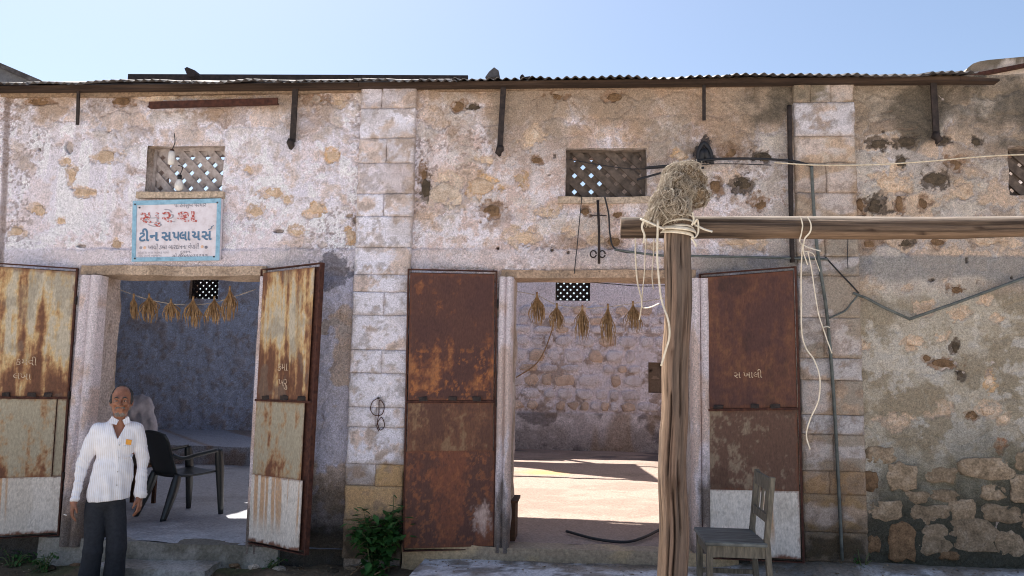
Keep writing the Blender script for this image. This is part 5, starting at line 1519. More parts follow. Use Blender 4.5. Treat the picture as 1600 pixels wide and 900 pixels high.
# moulded plastic armchair in the dark room
pc0 = G(284, 804, FZ1)
T = Matrix.Translation((pc0[0], pc0[1], FZ1)) @ Matrix.Rotation(math.radians(61), 4, 'Z')
pc = thing('plastic_chair', 'dark plastic armchair standing in the shaded first doorway', 'chair', (pc0[0], pc0[1], FZ1))
def shell(fn, nu, nv, th, name):
    V, F = [], []
    for s_ in (0, 1):
        for j in range(nv + 1):
            for i in range(nu + 1):
                p, n_ = fn(i / nu, j / nv); V.append(tuple(Vector(p) + Vector(n_) * th * s_))
    m = (nu + 1) * (nv + 1); k = lambda i, j, s_: s_ * m + j * (nu + 1) + i
    for j in range(nv):
        for i in range(nu):
            F.append((k(i, j, 0), k(i + 1, j, 0), k(i + 1, j + 1, 0), k(i, j + 1, 0))); F.append((k(i, j, 1), k(i, j + 1, 1), k(i + 1, j + 1, 1), k(i + 1, j, 1)))
    for i in range(nu):
        F.append((k(i, 0, 0), k(i, 0, 1), k(i + 1, 0, 1), k(i + 1, 0, 0))); F.append((k(i, nv, 0), k(i + 1, nv, 0), k(i + 1, nv, 1), k(i, nv, 1)))
    for j in range(nv):
        F.append((k(0, j, 0), k(0, j + 1, 0), k(0, j + 1, 1), k(0, j, 1))); F.append((k(nu, j, 0), k(nu, j, 1), k(nu, j + 1, 1), k(nu, j + 1, 0)))
    return link_mesh(name, xf(T, V), F, M['chair_plastic'], pc, [True] * len(F))
shell(lambda u, v: ((-.22 + .45 * u, (v - .5) * (.44 + .05 * u), .42 + .02 * u + .012 * (4 * (v - .5) ** 2) - .012 * math.sin(u * 3.1)), (0, 0, -1)), 10, 8, .018, 'seat')
shell(lambda u, v: ((-.21 - .17 * v - .04 * (1 - 4 * (u - .5) ** 2) * .6, (u - .5) * (.40 + .09 * v - .10 * max(0, v - .85) * 5), .42 + .45 * v - .03 * (2 * u - 1) ** 2 * v), (1, 0, .25)), 10, 10, .012, 'backrest')
for sy in (-1, 1):
    mb = MB(); mb.tube(xf(T, smooth_pts([(-.30, sy * .24, .64), (-.20, sy * .27, .60), (-.05, sy * .275, .625), (.20, sy * .27, .66)], 5)), .024, 8, .42); mb.build('armrest', M['chair_plastic'], pc)
    for (a, b, c_) in (((.20, sy * .27, .66), (.23, sy * .265, .44), (.26, sy * .28, 0)), ((-.20, sy * .20, .44), (-.26, sy * .215, .25), (-.36, sy * .235, 0))):
        mb = MB(); mb.tube(xf(T, smooth_pts([a, b, c_], 5)), [.036, .040, .044, .046, .046, .045, .042, .038, .034, .030, .026][:11], 8, .55); mb.build('leg', M['chair_plastic'], pc)

# small dark wooden stool just inside the bright doorway
st = thing('wooden_box', 'small dark wooden box standing inside the left jamb of the bright doorway', 'box', (W(804, 830, .15)[0], .15, FZ2))
xq = W(806, 800, .2); h_ = W(806, 780, .2)[2]
for (a, b) in (((xq[0] - .25, .14, FZ2), (xq[0] + .0, .16, h_ - .02)), ((xq[0] - .02, .161, FZ2), (xq[0], .4, h_ - .02)), ((xq[0] - .25, .4, FZ2), (xq[0], .42, h_ - .02))):
    mb = MB(); mb.box(a, b); mb.build('panel', M['box_wood'], st)
mb = MB(); mb.box((xq[0] - .27, .12, h_ - .019), (xq[0] + .02, .44, h_)); mb.build('lid', M['box_wood'], st)
# black hose on the sill
line_thing('hose', 'black hose lying in a shallow curve on the sill of the bright doorway', 'hose', [G(885, 830, FZ2 + .03), G(930, 842, FZ2 + .02), G(975, 847, FZ2 + .02), G(1005, 840, FZ2 + .02), G(1030, 828, FZ2 + .03), G(1060, 815, FZ2 + .05)], .013, 'cable')

# ================================================================== PLANTS AND RUBBLE
def plant(name, label, cx, cy, spread, hgt, n, leafL, seed, stems=7, mat='leaf', group=None, centre=None):
    rr = random.Random(seed); z0 = float(H(cx, cy))
    t = thing(name, label, 'plant', (cx, cy, z0), group)
    sm_, lf = MB(), MB()
    tips = []
    for k in range(stems):
        a = rr.uniform(0, 6.28); r_ = spread * rr.uniform(.2, 1)
        p = [np.array([cx + rr.uniform(-.03, .03), cy, z0 - .02]), np.array([cx + math.cos(a) * r_ * .5, cy + math.sin(a) * r_ * .35, z0 + hgt * rr.uniform(.4, .6)]), np.array([cx + math.cos(a) * r_, cy + math.sin(a) * r_ * .55, z0 + hgt * rr.uniform(.45, 1.0)])]
        sp = smooth_pts(p, 5); sm_.tube(sp, [.007 * (1 - .07 * i) for i in range(len(sp))], 5); tips.append(sp)
    for k in range(n):
        sp = rr.choice(tips); i = rr.randrange(2, len(sp)); p = sp[i] + np.array([rr.gauss(0, spread * .16), rr.gauss(0, spread * .12), rr.gauss(0, hgt * .08)])
        p[2] = max(p[2], z0 + .015); p[1] = min(p[1], -.06)
        L = leafL * rr.uniform(.6, 1.25); a = rr.uniform(0, 6.28); el = rr.uniform(-.7, .5)
        d = np.array([math.cos(a) * math.cos(el), math.sin(a) * math.cos(el), math.sin(el)]); s_ = np.cross(d, [0, 0, 1.0]); s_ /= np.linalg.norm(s_) + 1e-6; nn = np.cross(s_, d)
        w = L * .30
        b = [p, p + d * L * .35 + s_ * w, p + d * L * .7 + s_ * w * .7 - nn * L * .06, p + d * L - nn * L * .16, p + d * L * .7 - s_ * w * .7 - nn * L * .06, p + d * L * .35 - s_ * w, p + d * L * .38 - nn * L * .05, p + d * L * .72 - nn * L * .12]
        lf.add(b, [(0, 1, 6), (1, 2, 7, 6), (2, 3, 7), (0, 6, 5), (5, 6, 7, 4), (4, 7, 3)], True)
    sm_.build('stems', M['stem'], t); struct(lf.build('foliage', M[mat], t), 'stuff')
    return t
pp = G(580, 872, .17)
plant('leafy_plant', 'bushy dark green plant growing at the foot of the middle pilaster', W(582, 860, -.22)[0], -.22, .25, .50, 520, .088, 3, 13)
mb = None
pt = W(612, 800, -.16)
plant('leafy_plant', 'tall thin sprig behind the bushy plant, touching the maroon leaf', pt[0], -.13, .10, .64, 70, .075, 8, 4)
plant('small_weed', 'small bright weed at the left beside the first door step', W(72, 865, -.2)[0], -.2, .14, .17, 110, .04, 12, 7)
plant('small_weed', 'low weed against the wall foot under the left door leaf', W(20, 850, -.15)[0], -.12, .22, .14, 120, .035, 14, 8)
plant('small_weed', 'low weed by the rubble between the first doorway and the pilaster', W(415, 880, -.2)[0], -.15, .16, .10, 70, .03, 15, 6)
plant('small_weed', 'thin weed at the wall foot right of the conduit', W(1345, 880, -.05)[0], -.08, .14, .26, 40, .03, 16, 5)

def rock(label, px, py, r_, mat, seed, name='loose_stone', cat='stone', group=None, fl=.6, zz_=None):
    z0 = H(*W(px, py, -.3)[:2]) if zz_ is None else zz_
    p = G(px, py, float(z0)); rr = random.Random(seed)
    bm = bmesh.new(); bmesh.ops.create_icosphere(bm, subdivisions=2, radius=1)
    e = Euler((rr.uniform(0, 6), rr.uniform(0, 6), rr.uniform(0, 6))).to_matrix()
    V = []
    for v in bm.verts:
        c = v.co.normalized(); q = e @ c
        k = 1 + .35 * (float(fbm(np.array(q.x * 1.5 + seed), np.array(q.y * 1.5 + q.z), seed % 9, 3)) - .5) * 2
        c = c * k
        V.append((p[0] + c.x * r_ * 1.2, p[1] + c.y * r_, float(z0) + r_ * fl * .6 + c.z * r_ * fl))
    F = [tuple(v.index for v in f.verts) for f in bm.faces]; bm.free()
    o = link_mesh(name, V, F, M[mat], None, [False] * len(F))
    return tag(o, label, cat, group)
GR = 'loose stones lying along the foot of the wall'
for i, (px, py, r_, mt, lab) in enumerate(((30, 886, .032, 'palestone', 'white loose stone on the dirt at the far left'), (398, 889, .05, 'palestone', 'pale angular stone right of the door step'), (437, 895, .055, 'palestone', 'larger pale stone next to the angular one'), (452, 884, .03, 'palestone', 'small pale stone behind the larger pale stone'),
    (548, 893, .045, 'rubblestone', 'grey stone below the left edge of the bushy plant'), (566, 890, .05, 'palestone', 'light stone directly under the bushy plant'), (372, 888, .06, 'brownstone', 'dark brown stone at the corner of the door step'), (346, 882, .05, 'darkstone', 'dark stone wedged at the right end of the door step'),
    (520, 895, .04, 'darkstone', 'dark stone beside the red clay shard'), (118, 890, .06, 'brownstone', 'brown lump beside the man on the left'), (610, 888, .035, 'rubblestone', 'small stone under the corner of the maroon leaf'), (75, 892, .05, 'darkstone', 'dark lump near the white stone'), (470, 892, .03, 'brownstone', 'small brown stone left of the red clay shard'))):
    rock(lab, px, py, r_, mt, 40 + i, group=GR)
# red clay shard
sp = G(495, 890, .13)
mb = MB()
for k in range(9):
    a = math.pi * k / 8
prof = [(sp[0] - .13 * math.cos(math.pi * k / 10), sp[1], .12 + .055 * math.sin(math.pi * k / 10)) for k in range(11)]
V, F = [], []
for dy in (0, .16):
    for sc in (1, .88):
        for (a, b, c) in prof: V.append((sp[0] + (a - sp[0]) * sc, sp[1] + dy, .12 + (c - .12) * sc))
n = 11
for i in range(n - 1):
    F += [(i, i + 1, n + i + 1, n + i), (2 * n + i, 3 * n + i, 3 * n + i + 1, 2 * n + i + 1), (i, 2 * n + i, 2 * n + i + 1, i + 1), (n + i, n + i + 1, 3 * n + i + 1, 3 * n + i)]
F += [(0, n, 3 * n, 2 * n), (n - 1, 3 * n - 1, 4 * n - 1, 2 * n - 1)]
tag(link_mesh('roof_tile', V, F, M['red_clay']), 'curved red clay tile lying in the rubble near the plant', 'tile')
mb = MB(); a, b = G(-8, 872, .12), G(78, 866, .10); mb.bar(a, b, .09, .03); tag(mb.build('wood_plank', M['chair_wood']), 'grey plank lying on the ground under the left door leaf', 'plank')
tw = thing('dry_twigs', 'dry twigs lying below the bushy plant', 'twigs', G(580, 890, .17))
for (a, b) in (((548, 898), (592, 868)), ((572, 896), (600, 878)), ((556, 886), (590, 880)), ((585, 898), (622, 884))):
    p, q = G(*a, .20), G(*b, .20); mb = MB(); mb.tube([p, (p + q) / 2 + [.01, 0, .02], q], [.006, .005, .003], 5); mb.build('twig', M['straw'], tw)
mb = MB(); c0 = G(1408, 893, .33)
mb.tube([c0 + np.array([.10 * math.cos(t) * (1 - .02 * t), .05 * math.sin(t), .002 * t]) for t in np.linspace(0, 15, 50)], .006, 5)
tag(mb.build('wire_coil', M['darkiron']), 'dark coil of wire lying on the concrete at the right', 'wire coil')
# litter along the wall foot
mb = MB(); rr = random.Random(77)
for k in range(900):
    x_ = rr.uniform(-5.4, 4.2); y_ = -abs(rr.gauss(0, .22)) - .03
    z_ = float(az(np.array(x_), np.array(y_))) if x_ > -1.2 else float(H(x_, y_)) + .01
    s_ = rr.uniform(.004, .016)
    c = [(x_ + s_ * rr.uniform(-1, 1) * 1.3, y_ + s_ * rr.uniform(-1, 1), z_ + s_ * rr.uniform(-.2, .8)) for q in range(4)]
    mb.add(c, [(0, 1, 2), (0, 2, 3), (0, 3, 1), (1, 3, 2)])
struct(mb.build('gravel_litter', M['rubblestone']), 'stuff')

# ================================================================== ROOF-TOP PIECES AND NEIGHBOURS
def roofchip(label, poly, y, dy, mat, cat, name):
    mb = MB(); mb.prism([W(a, b, y) for a, b in poly], (0, dy, 0)); tag(mb.build(name, M[mat]), label, cat)
roofchip('dark broken chunk standing on the roof edge over the left lattice', [(288, 107), (292, 104.5), (305, 110), (306, 114), (303, 119.5), (293, 119)], .6, .10, 'darkiron', 'roof chunk', 'roof_chunk')
roofchip('bent tin flap sticking up on the roof between the two bays', [(758, 120.5), (764, 112), (772, 105), (779, 110), (781, 121)], .4, .05, 'tin', 'tin flap', 'tin_flap')
roofchip('small dark lump on the roof edge just right of the tin flap', [(812, 121), (814, 117), (817, 116), (820, 120), (828, 119), (830, 122)], .3, .06, 'darkiron', 'roof chunk', 'roof_chunk')
# dark raised ridge sheet over the left bays
ry = 3.22
p0, p1 = W(196, 121, ry), W(730, 121, ry)
zr = EZ(-4) + SL1 * (ry - EY)
mb = MB(); a, b = W(200, 115.5, ry), W(731, 117.5, ry)
mb.hexa([(a[0], ry, a[2] - .35), (b[0], ry, b[2] - .35), (b[0], ry + .04, b[2] - .35), (a[0], ry + .04, a[2] - .35), (a[0], ry, a[2]), (b[0], ry, b[2]), (b[0], ry + .04, b[2]), (a[0], ry + .04, a[2])])
note(mb.build('ridge_board', M['darkiron'], building), 'dark ridge board above the left bays')
nb = thing('neighbour_house', 'grey gabled shed roof showing beyond the left end of the tin roof', 'house', (W(-60, 130, 12)[0], 12, 0))
yy = 12.0
mb = MB(); mb.prism([W(-260, 135, yy), W(-120, 78, yy), W(-2, 104, yy), W(30, 116, yy), W(64, 131, yy)], (0, 6, 0)); mb.build('gable', M['grey_roof'], nb)
mb = MB(); pts_ = [W(-120, 75, yy - .05), W(-2, 101.5, yy - .05), W(66, 130.5, yy - .05)]
for p, q in zip(pts_[:-1], pts_[1:]): mb.bar(p, q, .25, .12)
mb.build('roof_edge', M['tin'], nb)
x0_, x1_ = W(-260, 135, yy)[0], W(64, 131, yy)[0]
mb = MB(); mb.box((x0_, yy + .02, 0), (x1_ - .1, yy + 6, W(0, 140, yy)[2])); mb.build('wall', M['parapet'], nb)
yy = 5.5
wb = thing('white_building', 'stained white building with a rounded parapet beyond the right end of the roof', 'building', (W(1600, 130, yy)[0], yy, 0))
def parcol(V):
    px, py = PX(V[:, 0], V[:, 1], V[:, 2])
    n_ = fbm(V[:, 0] * 6, V[:, 2] * .8, 4, 4); m_ = fbm(V[:, 0] * 5, V[:, 2] * 5, 5, 4)
    edge = np.interp(px, [1503, 1520, 1545, 1600, 1680], [120, 98, 93, 88, 85])
    c = mix(np.broadcast_to(S(222, 206, 192), V.shape), S(120, 108, 92), ss(15, 5, py - edge + (n_ - .5) * 26))
    return mix(c, S(168, 150, 132), ss(.55, .7, m_) * .4)
U, T_ = np.meshgrid(np.linspace(0, 1, 90), np.linspace(0, 1, 60))
pxs = 1503 + U * 260
top_ = np.interp(pxs, [1503, 1507, 1512, 1520, 1530, 1545, 1600, 1680, 1763], [121, 114, 106, 99.5, 96, 93.5, 88.5, 86, 86])
TP = np.array([[W(a, b, yy)[i] for i in (0, 2)] for a, b in zip(pxs[0], top_[0])])
z_low = 2.5
Vp = np.stack([np.broadcast_to(TP[:, 0], U.shape), np.full(U.shape, yy), z_low + (TP[:, 1] - z_low) * T_], -1)
k = np.arange(U.size).reshape(U.shape); Fp = np.stack([k[:-1, :-1], k[:-1, 1:], k[1:, 1:], k[1:, :-1]], -1).reshape(-1, 4)
vv_ = Vp.reshape(-1, 3)
link_mesh('front_face', vv_, Fp, M['block'], wb, True, parcol(vv_))
mb = MB(); mb.prism([(TP[0, 0], yy + .01, 0)] + [(a, yy + .01, b - .005) for a, b in TP] + [(TP[-1, 0], yy + .01, 0)], (0, 5, 0)); mb.build('body', M['parapet'], wb)
mb = MB(); mb.bar(W(1512, 120, yy - .05), W(1690, 85, yy - .05), .10, .05); mb.build('band', M['iron'], wb)
mb = MB(); a, b = W(1500.5, 122.3, -.12), W(1560, 126.5, -.10)
mb.hexa([(a[0], -.12, a[2] - .021), (b[0], -.12, b[2] - .008), (b[0], -.03, b[2] - .008), (a[0], -.03, a[2] - .021), (a[0], -.12, a[2] + .02), (b[0], -.12, b[2] + .012), (b[0], -.03, b[2] + .012), (a[0], -.03, a[2] + .02)])
mb.build('eave_beam', M['eave'], building)

# ================================================================== PEOPLE
def hand(Fd, wr, d, side, pn, curl=.5, k=.008):
    """palm and five fingers from wrist wr along d; side = unit vector to the thumb, pn = palm normal"""
    wr, d, side, pn = [np.array(q, float) for q in (wr, d, side, pn)]
    d /= np.linalg.norm(d); side -= d * side.dot(d); side /= np.linalg.norm(side); pn = np.cross(d, side) * (1 if np.dot(np.cross(d, side), pn) > 0 else -1)
    Fd.cap(wr - d * .03, wr + d * .02, .024, .026, .02)
    for q in (-.026, -.009, .009, .026):
        Fd.cap(wr + d * .02 + side * q * .7, wr + d * .085 + side * q, .015, .012, .012)
    for q, L in ((.028, .072), (.010, .082), (-.010, .076), (-.027, .058)):
        b = wr + d * .088 + side * q
        d1 = d * math.cos(curl * .5) + pn * math.sin(curl * .5); d2 = d * math.cos(curl * 1.3) + pn * math.sin(curl * 1.3)
        m1 = b + d1 * L * .5; m2 = m1 + d2 * L * .5
        Fd.cap(b, m1, .0095, .0088, .004); Fd.cap(m1, m2, .0088, .0068, .004)
    b = wr + d * .025 + side * .024
    dt = d * .72 + side * .5 + pn * .35; dt /= np.linalg.norm(dt); dt2 = d * .9 + side * .15 + pn * .35; dt2 /= np.linalg.norm(dt2)
    Fd.cap(b, b + dt * .045, .013, .011, .012); Fd.cap(b + dt * .045, b + dt * .045 + dt2 * .035, .0105, .008, .005)

def head_shape(Fd, c, fwd_y=-1):
    """head about c (centre between the ears), facing -y"""
    c = np.array(c, float); o = lambda x, y, z_: c + np.array([x, y, z_])
    Fd.ell(o(0, .012, .045), (.073, .092, .085), .03)             # skull
    Fd.ell(o(0, -.022, -.02), (.062, .068, .085), .03)            # face
    Fd.ell(o(0, -.040, -.082), (.036, .036, .030), .03)           # chin
    for s_ in (-1, 1):
        Fd.cap(o(s_ * .052, .0, -.035), o(s_ * .022, -.055, -.088), .022, .018, .025)   # jaw
        Fd.ell(o(s_ * .040, -.068, -.012), (.021, .018, .017), .018)                    # cheekbone
    Fd.cap(o(-.035, -.083, .030), o(.035, -.083, .030), .011, .011, .018)               # brow
    for s_ in (-1, 1):
        Fd.ell(o(s_ * .031, -.097, .010), (.019, .017, .0125), .012, 'sub')             # socket
        Fd.ell(o(s_ * .031, -.080, .008), (.0145, .013, .011), .006)                    # lids
    Fd.cap(o(0, -.088, .022), o(0, -.113, -.020), .0085, .0125, .012)                   # nose
    for s_ in (-1, 1): Fd.ell(o(s_ * .012, -.100, -.024), (.0085, .011, .008), .006)
    for s_ in (-1, 1): Fd.ell(o(s_ * .036, -.078, -.048), (.010, .02, .022), .014, 'sub')  # hollow cheeks
    Fd.cap(o(-.018, -.088, -.052), o(.018, -.088, -.052), .0075, .0075, .007)           # lips
    Fd.cap(o(-.017, -.084, -.064), o(.017, -.084, -.064), .0075, .0075, .007)
    for s_ in (-1, 1):
        Fd.ell(o(s_ * .079, .012, -.002), (.010, .020, .033), .006); Fd.ell(o(s_ * .086, .002, -.002), (.006, .010, .020), .006, 'sub')
    return o

# ---- the standing man
mx, my = W(170, 800, -.5)[0], -.5
mz = float(H(mx, my))
ppm = 1 / (W(171, 700, my)[0] - W(170, 700, my)[0])
def mp(px, py, dy=0.0):            # joint position on the man's plane
    p = W(px, py, my); return np.array([mx + (p[0] - mx) * .95, my + dy, p[2]])
man = thing('person', 'elderly man in a white striped shirt and charcoal trousers standing before the first doorway', 'person', (mx, my, mz))
man.rotation_euler = (0, 0, math.radians(27))
def turned(p):
    q = Vector(p) - Vector((mx, my, mz)); q.rotate(Euler((0, 0, math.radians(27)))); return np.array(q + Vector((mx, my, mz)))
hc = mp(189, 628)                  # between the ears
sL, sR = mp(154, 673, .02), mp(210, 672, .02)
eL, eR = mp(135, 724, .03), mp(219, 722, .03)
wL, wR = mp(124, 776, -.04), mp(214, 776, -.03)
hipc = mp(167, 778, .01)
ft = mz
body = Field((mx - .52, my - .32, ft - .02), (mx + .50, my + .30, hc[2] + .17), .0052)
nk = mp(186, 655, .02)
body.cap(nk + [0, .012, -.08], hc + [0, .02, -.05], .054, .050, .03)
chest = mp(181, 700, .02)
body.ell(chest, (.135, .09, .17), .06); body.ell(mp(173, 745, .02), (.108, .074, .16), .06); body.ell(hipc, (.108, .07, .09), .06)
for s_, e_, w_ in ((sL, eL, wL), (sR, eR, wR)):
    body.cap(s_, e_, .043, .035, .04); body.cap(e_, w_, .034, .024, .02)
kneeL, kneeR = mp(147, 858, -.02), mp(181, 858, -.02)
ankL, ankR = np.array([mp(141, 905)[0], my + .02, ft + .09]), np.array([mp(175, 905)[0], my + .02, ft + .09])
for hx, kn, an in ((-.075, kneeL, ankL), (.075, kneeR, ankR)):
    body.cap(hipc + [hx, 0, -.03], kn, .062, .050, .03); body.cap(kn, an, .048, .034, .02)
    body.cap(an + [0, .02, -.05], an + [0, -.15, -.065], .030, .026, .02)
hand(body, wL, (-.10, -.10, -1), (.25, -1, 0), (1, .2, 0), .55)
hand(body, wR, (.06, -.12, -1), (-.3, -1, 0), (-1, .2, 0), .6)
o_ = head_shape(body, hc)
body.build('body', 'skin', man)
hair = Field(hc + [-.12, -.12, -.10], hc + [.12, .14, .16], .006)
hair.ell(hc + [0, .022, .045], (.080, .092, .091), .02)
hair.ell(hc + [0, -.082, .072], (.066, .080, .080), .02, 'sub'); hair.ell(hc + [0, -.09, -.02], (.09, .10, .09), .02, 'sub')
for s_ in (-1, 1): hair.ell(hc + [s_ * .072, .012, .02], (.014, .034, .050), .01)
hair.warp(lambda x, y, z_: (fbm(x * 60 + y * 40, z_ * 50, 3, 3) - .5) * .010)
hair.build('hair', 'hair', man)
bd = Field(hc + [-.09, -.14, -.14], hc + [.09, .05, .0], .0045)
for s_ in (-1, 1): bd.cap(o_(s_ * .055, -.012, -.045), o_(s_ * .022, -.062, -.094), .0195, .0172, .015)
bd.ell(o_(0, -.045, -.087), (.0345, .0345, .031), .02); bd.cap(o_(-.026, -.083, -.046), o_(.026, -.083, -.046), .0095, .0095, .008); bd.ell(o_(0, -.092, -.059), (.02, .02, .010), .005, 'sub')
bd.warp(lambda x, y, z_: (fbm(x * 90, z_ * 90 + y * 40, 5, 3) - .5) * .006)
bd.build('beard', 'grey_hair', man)
for s_ in (-1, 1):
    mb = MB(); c0 = o_(s_ * .031, -.086, .0095)
    mb.tube([c0 + np.array([t, -.0055 * (1 - (t / .013) ** 2) , 0]) for t in (-.012, -.006, 0, .006, .012)], [.001, .0042, .005, .0042, .001], 8); mb.build('eye', M['eye'], man)
    mb = MB(); c0 = o_(s_ * .031, -.0955, .0095); mb.tube([c0, c0 + np.array([0, -.0022, 0])], [.0048, .0042], 10); mb.build('iris', M['iris'], man)
    mb = MB(); mb.tube(smooth_pts([o_(s_ * .014, -.098, .031), o_(s_ * .03, -.098, .038), o_(s_ * .05, -.084, .031)], 4), [.003, .005, .005, .005, .005, .005, .004, .003, .002], 6); mb.build('eyebrow', M['hair'], man)

sh = Field((mx - .48, my - .26, hipc[2] - .15), (mx + .48, my + .26, nk[2] + .12), .0062)
sh.ell(mp(181, 690, .02), (.163, .116, .155), .05); sh.ell(mp(176, 735, .015), (.155, .118, .17), .06); sh.ell(mp(169, 772, .01), (.162, .130, .19), .06)
sh.cap(sL + [.02, 0, .0], sR + [-.02, 0, 0], .062, .062, .05)
sh.cap(nk + [0, .02, -.045], nk + [0, .01, -.01], .078, .066, .03)
for s_, e_, w_ in ((sL, eL, wL), (sR, eR, wR)):
    sh.cap(s_, e_, .058, .049, .014); sh.cap(e_, w_ + (e_ - w_) * .06, .048, .037, .010)
    dd = (w_ - e_) / np.linalg.norm(w_ - e_); sh.cap(w_ - dd * .045, w_ - dd * .008, .041, .041, .006)
hem = hipc[2] - .012
def folds(x, y, z_):
    a = fbm(x * 5 + z_ * 3, z_ * 7 + y * 4, 3, 3) - .5; b = fbm(x * 16 + z_ * 9, z_ * 6 - x * 9 + y * 5, 6, 3) - .5
    low = ss(nk[2], hem, z_)
    tw_ = np.sin(np.arctan2(y - my, (x - hipc[0])) * 9 + z_ * 6) * .006 * ss(hem + .3, hem, z_)
    arm = np.abs(x - (mx + .03)) > .19
    cr = np.sin(z_ * 62 + x * 30 + a * 22) * .0028 * arm * ss(nk[2] - .16, nk[2] - .26, z_)
    return a * .020 * low + b * .011 + tw_ + cr
sh.warp(folds)
sh.cut(lambda x, y, z_: hem + .010 * np.sin((x - hipc[0]) * 9) - z_)
vz = mp(189, 684)[2]
# open collar: a V in front, a round neck hole above
sh.cut(lambda x, y, z_: np.where((y < my - .01), .004 + -np.abs(x - nk[0] - .004) + (z_ - vz) * .42, -1.0) * 1.0 if True else 0)
sh.ell(nk + [0, .01, .06], (.056, .062, .09), .01, 'sub')
shirt = sh.build('shirt', 'shirt', man)
# collar wings, placket, pocket
def front_y(px, py, lift=.004):
    p = mp(px, py); i = np.clip(((p - sh.lo) / sh.h).round().astype(int), 0, sh.n - 1)
    colm = sh.V[i[0], :, i[2]]; j = np.argmax(colm < 0)
    y_ = sh.ax[1][j] if colm[j] < 0 else my - .1
    return np.array([p[0], y_ - lift, p[2]])
def patch_cloth(poly, name, th=.004, lift=.003, n=7, parent=man, mat='shirt'):
    (a, b, c, d) = poly; V, F = [], []
    for l in (lift, lift + th):
        for j in range(n + 1):
            for i in range(n + 1):
                u, v = i / n, j / n
                px = (a[0] * (1 - u) + b[0] * u) * (1 - v) + (d[0] * (1 - u) + c[0] * u) * v; py = (a[1] * (1 - u) + b[1] * u) * (1 - v) + (d[1] * (1 - u) + c[1] * u) * v
                V.append(front_y(px, py, l))
    m = (n + 1) ** 2
    for j in range(n):
        for i in range(n):
            k = j * (n + 1) + i; F += [(k, k + n + 1, k + n + 2, k + 1), (m + k, m + k + 1, m + k + n + 2, m + k + n + 1)]
    for i in range(n):
        for (p, q) in ((i, i + 1), (n * (n + 1) + i + 1, n * (n + 1) + i), ((i + 1) * (n + 1), i * (n + 1)), (i * (n + 1) + n, (i + 1) * (n + 1) + n)): F.append((p, q, q + m, p + m))
    return link_mesh(name, V, F, M[mat], parent, [True] * len(F))
patch_cloth([(192, 695), (206, 695), (205, 717), (192, 716)], 'pocket')
patch_cloth([(185.5, 690), (189.5, 690), (184, 777), (180, 777)], 'placket', .003, .002, 16)
for (q, w_) in (((177, 652), 0), ((199, 652), 1)):
    pts = [(177, 651), (186, 656), (183, 663), (173, 660)] if not w_ else [(200, 651), (191, 656), (194, 663), (202, 660)]
    V = []
    for th in (0, .006):
        for k, (a, b) in enumerate(pts):
            p = mp(a, b); p[1] = nk[1] - (.056, .064, .088, .080)[k] - th
            V.append(p)
    mb = MB(); mb.add(V, [(0, 1, 2, 3), (7, 6, 5, 4), (0, 4, 5, 1), (1, 5, 6, 2), (2, 6, 7, 3), (3, 7, 4, 0)]); mb.build('collar', M['shirt'], man)
for py in (694, 714, 735, 756):
    px = 187.5 - (py - 690) * .063; c0 = front_y(px, py, .007); mb = MB(); mb.tube([c0, c0 + np.array([0, -.003, 0])], .005, 8); mb.build('button', M['button'], man)
c0 = front_y(200, 690, .012)
mb = MB(); mb.hexa([(c0[0] - .022, c0[1], c0[2] - .02), (c0[0] + .018, c0[1], c0[2] - .024), (c0[0] + .018, c0[1] + .006, c0[2] - .024), (c0[0] - .022, c0[1] + .006, c0[2] - .02), (c0[0] - .018, c0[1] - .004, c0[2] + .022), (c0[0] + .022, c0[1] - .002, c0[2] + .014), (c0[0] + .022, c0[1] + .004, c0[2] + .014), (c0[0] - .018, c0[1] + .004, c0[2] + .022)])
mb.v = [tuple(turned(q)) for q in mb.v]
tag(mb.build('paper_packet', M['orange']), "small orange packet sticking out of the standing man's shirt pocket", 'packet')
fb = wL + np.array([-.055, -.055, -.10]); mb = MB(); mb.tube([fb, fb + np.array([.02, -.02, -.004])], .0045, 7)
mb.v = [tuple(turned(q)) for q in mb.v]
tag(mb.build('white_stub', M['white']), "tiny white stub held in the standing man's lowered hand", 'stub')

tr = Field((mx - .36, my - .25, ft + .01), (mx + .36, my + .25, hipc[2] + .12), .007)
tr.ell(hipc + [0, 0, .005], (.140, .100, .115), .05)
for hx, kn, an in ((-.068, kneeL, ankL), (.068, kneeR, ankR)):
    tr.cap(hipc + [hx, 0, -.05], kn, .080, .068, .018); tr.cap(kn, an + [0, 0, -.02], .070, .080, .02)
tr.warp(lambda x, y, z_: (fbm(x * 6, z_ * 4 + y * 3, 5, 3) - .5) * .016 + np.sin(np.arctan2(y - my, x - mx) * 7 + z_ * 9) * .002)
tr.build('trousers', 'trouser', man)
for an in (ankL, ankR):
    s2 = Field(an + [-.08, -.26, -.11], an + [.08, .09, .04], .007); s2.cap(an + [0, .03, -.055], an + [0, -.17, -.062], .042, .040, .02); s2.cut(lambda x, y, z_: (ft + .004) - z_)
    s2.build('shoe', 'shoe', man)

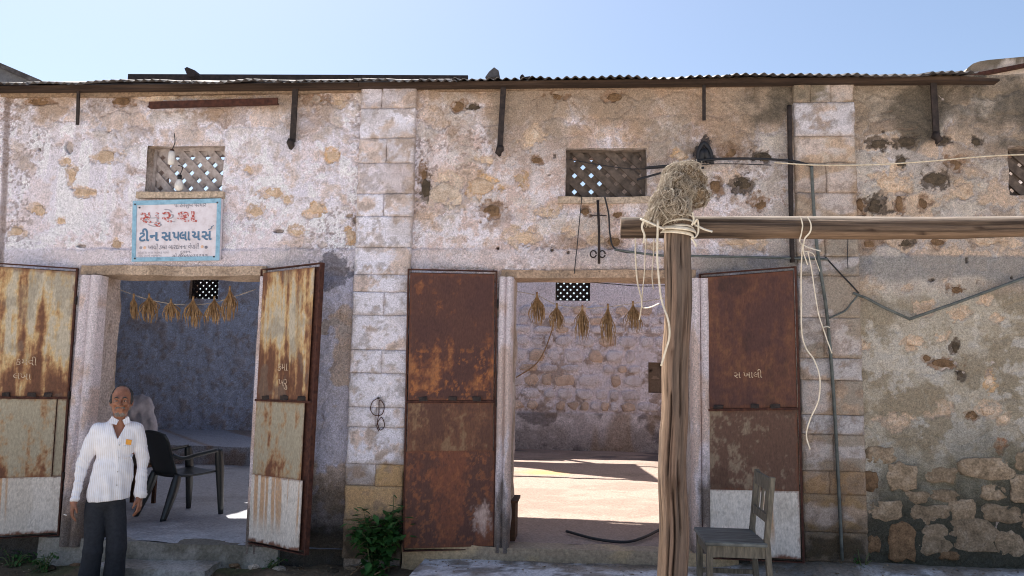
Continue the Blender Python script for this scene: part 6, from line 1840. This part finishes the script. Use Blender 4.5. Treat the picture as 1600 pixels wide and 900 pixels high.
# ---- second man, seated and bent forward behind him
y2 = 1.75
sp2 = lambda px, py, dy=0.0: W(px, py, y2) + np.array([0, dy, 0])
h0 = sp2(227, 706); base2 = np.array([h0[0], y2, FZ1])
p2 = thing('person', 'man in white seated and bent forward, half hidden behind the standing man', 'person', base2)
sh2 = sp2(216, 640); hd2 = sp2(193, 628)
b2 = Field(np.array([h0[0] - .75, y2 - .4, FZ1]), np.array([h0[0] + .4, y2 + .4, FZ1 + 1.6]), .012)
b2.cap(h0, sh2, .11, .12, .05); b2.cap(sh2 + [-.05, 0, .02], hd2, .055, .05, .03); b2.ell(hd2 + [-.02, 0, .02], (.10, .078, .10), .03); b2.ell(hd2 + [-.09, 0, -.03], (.05, .05, .06), .03)
for s_ in (-1, 1):
    kn = np.array([h0[0] - .42, y2 + s_ * .11, FZ1 + .50]); an = np.array([h0[0] - .40, y2 + s_ * .11, FZ1 + .07])
    b2.cap(h0 + [0, s_ * .09, -.02], kn, .08, .06, .03); b2.cap(kn, an, .052, .038, .02); b2.cap(an + [.03, 0, -.03], an + [-.14, 0, -.04], .03, .025, .02)
    el = sh2 + [-.12, s_ * .20, -.24]; wr = kn + [.06, 0, .10]
    b2.cap(sh2 + [0, s_ * .17, 0], el, .045, .036, .03); b2.cap(el, wr, .034, .026, .02); hand(b2, wr, (-1, 0, -.2), (0, -s_, .2), (0, 0, -1), .4, .01)
b2.build('body', 'skin', p2)
k2 = Field(np.array([h0[0] - .6, y2 - .4, FZ1 + .3]), np.array([h0[0] + .4, y2 + .4, FZ1 + 1.5]), .011)
k2.cap(h0 + [.0, 0, .0], sh2 + [.01, 0, .02], .15, .145, .06); k2.cap(sh2 + [0, -.15, .01], sh2 + [0, .15, .01], .075, .075, .06)
k2.ell(h0 + [.0, 0, -.02], (.17, .19, .14), .05)
for s_ in (-1, 1): k2.cap(sh2 + [0, s_ * .17, 0], sh2 + [-.12, s_ * .20, -.24], .072, .062, .04)
k2.warp(lambda x, y, z_: (fbm(x * 9 + y * 4, z_ * 6, 3, 3) - .5) * .028 + np.sin(x * 70 + z_ * 16 + y * 22) * .006)
k2.cut(lambda x, y, z_: FZ1 + .46 - z_)
k2.build('kurta', 'kurta', p2)
t2 = Field(np.array([h0[0] - .7, y2 - .4, FZ1]), np.array([h0[0] + .35, y2 + .4, FZ1 + .8]), .011)
for s_ in (-1, 1):
    kn = np.array([h0[0] - .42, y2 + s_ * .11, FZ1 + .50]); an = np.array([h0[0] - .40, y2 + s_ * .11, FZ1 + .12])
    t2.cap(h0 + [.02, s_ * .09, -.04], kn, .115, .078, .03); t2.cap(kn, an, .075, .075, .02)
t2.build('trousers', 'brown_cloth', p2)
hh = Field(hd2 + [-.2, -.15, -.15], hd2 + [.15, .15, .2], .01); hh.ell(hd2 + [-.005, 0, .035], (.10, .083, .10), .02); hh.ell(hd2 + [-.11, 0, -.03], (.07, .1, .08), .02, 'sub'); hh.build('hair', 'hair', p2)
sl_ = thing('stool', 'low wooden stool under the seated man', 'stool', (h0[0] - .05, y2, FZ1))
hz_ = h0[2] - .13
mb = MB(); mb.box((h0[0] - .22, y2 - .16, hz_ - .03), (h0[0] + .10, y2 + .16, hz_)); mb.build('seat', M['box_wood'], sl_)
for sx in (-.19, .06):
    for sy in (-.13, .13):
        mb = MB(); mb.box((h0[0] + sx - .018, y2 + sy - .018, FZ1 - .01), (h0[0] + sx + .018, y2 + sy + .018, hz_ - .03)); mb.build('leg', M['box_wood'], sl_)
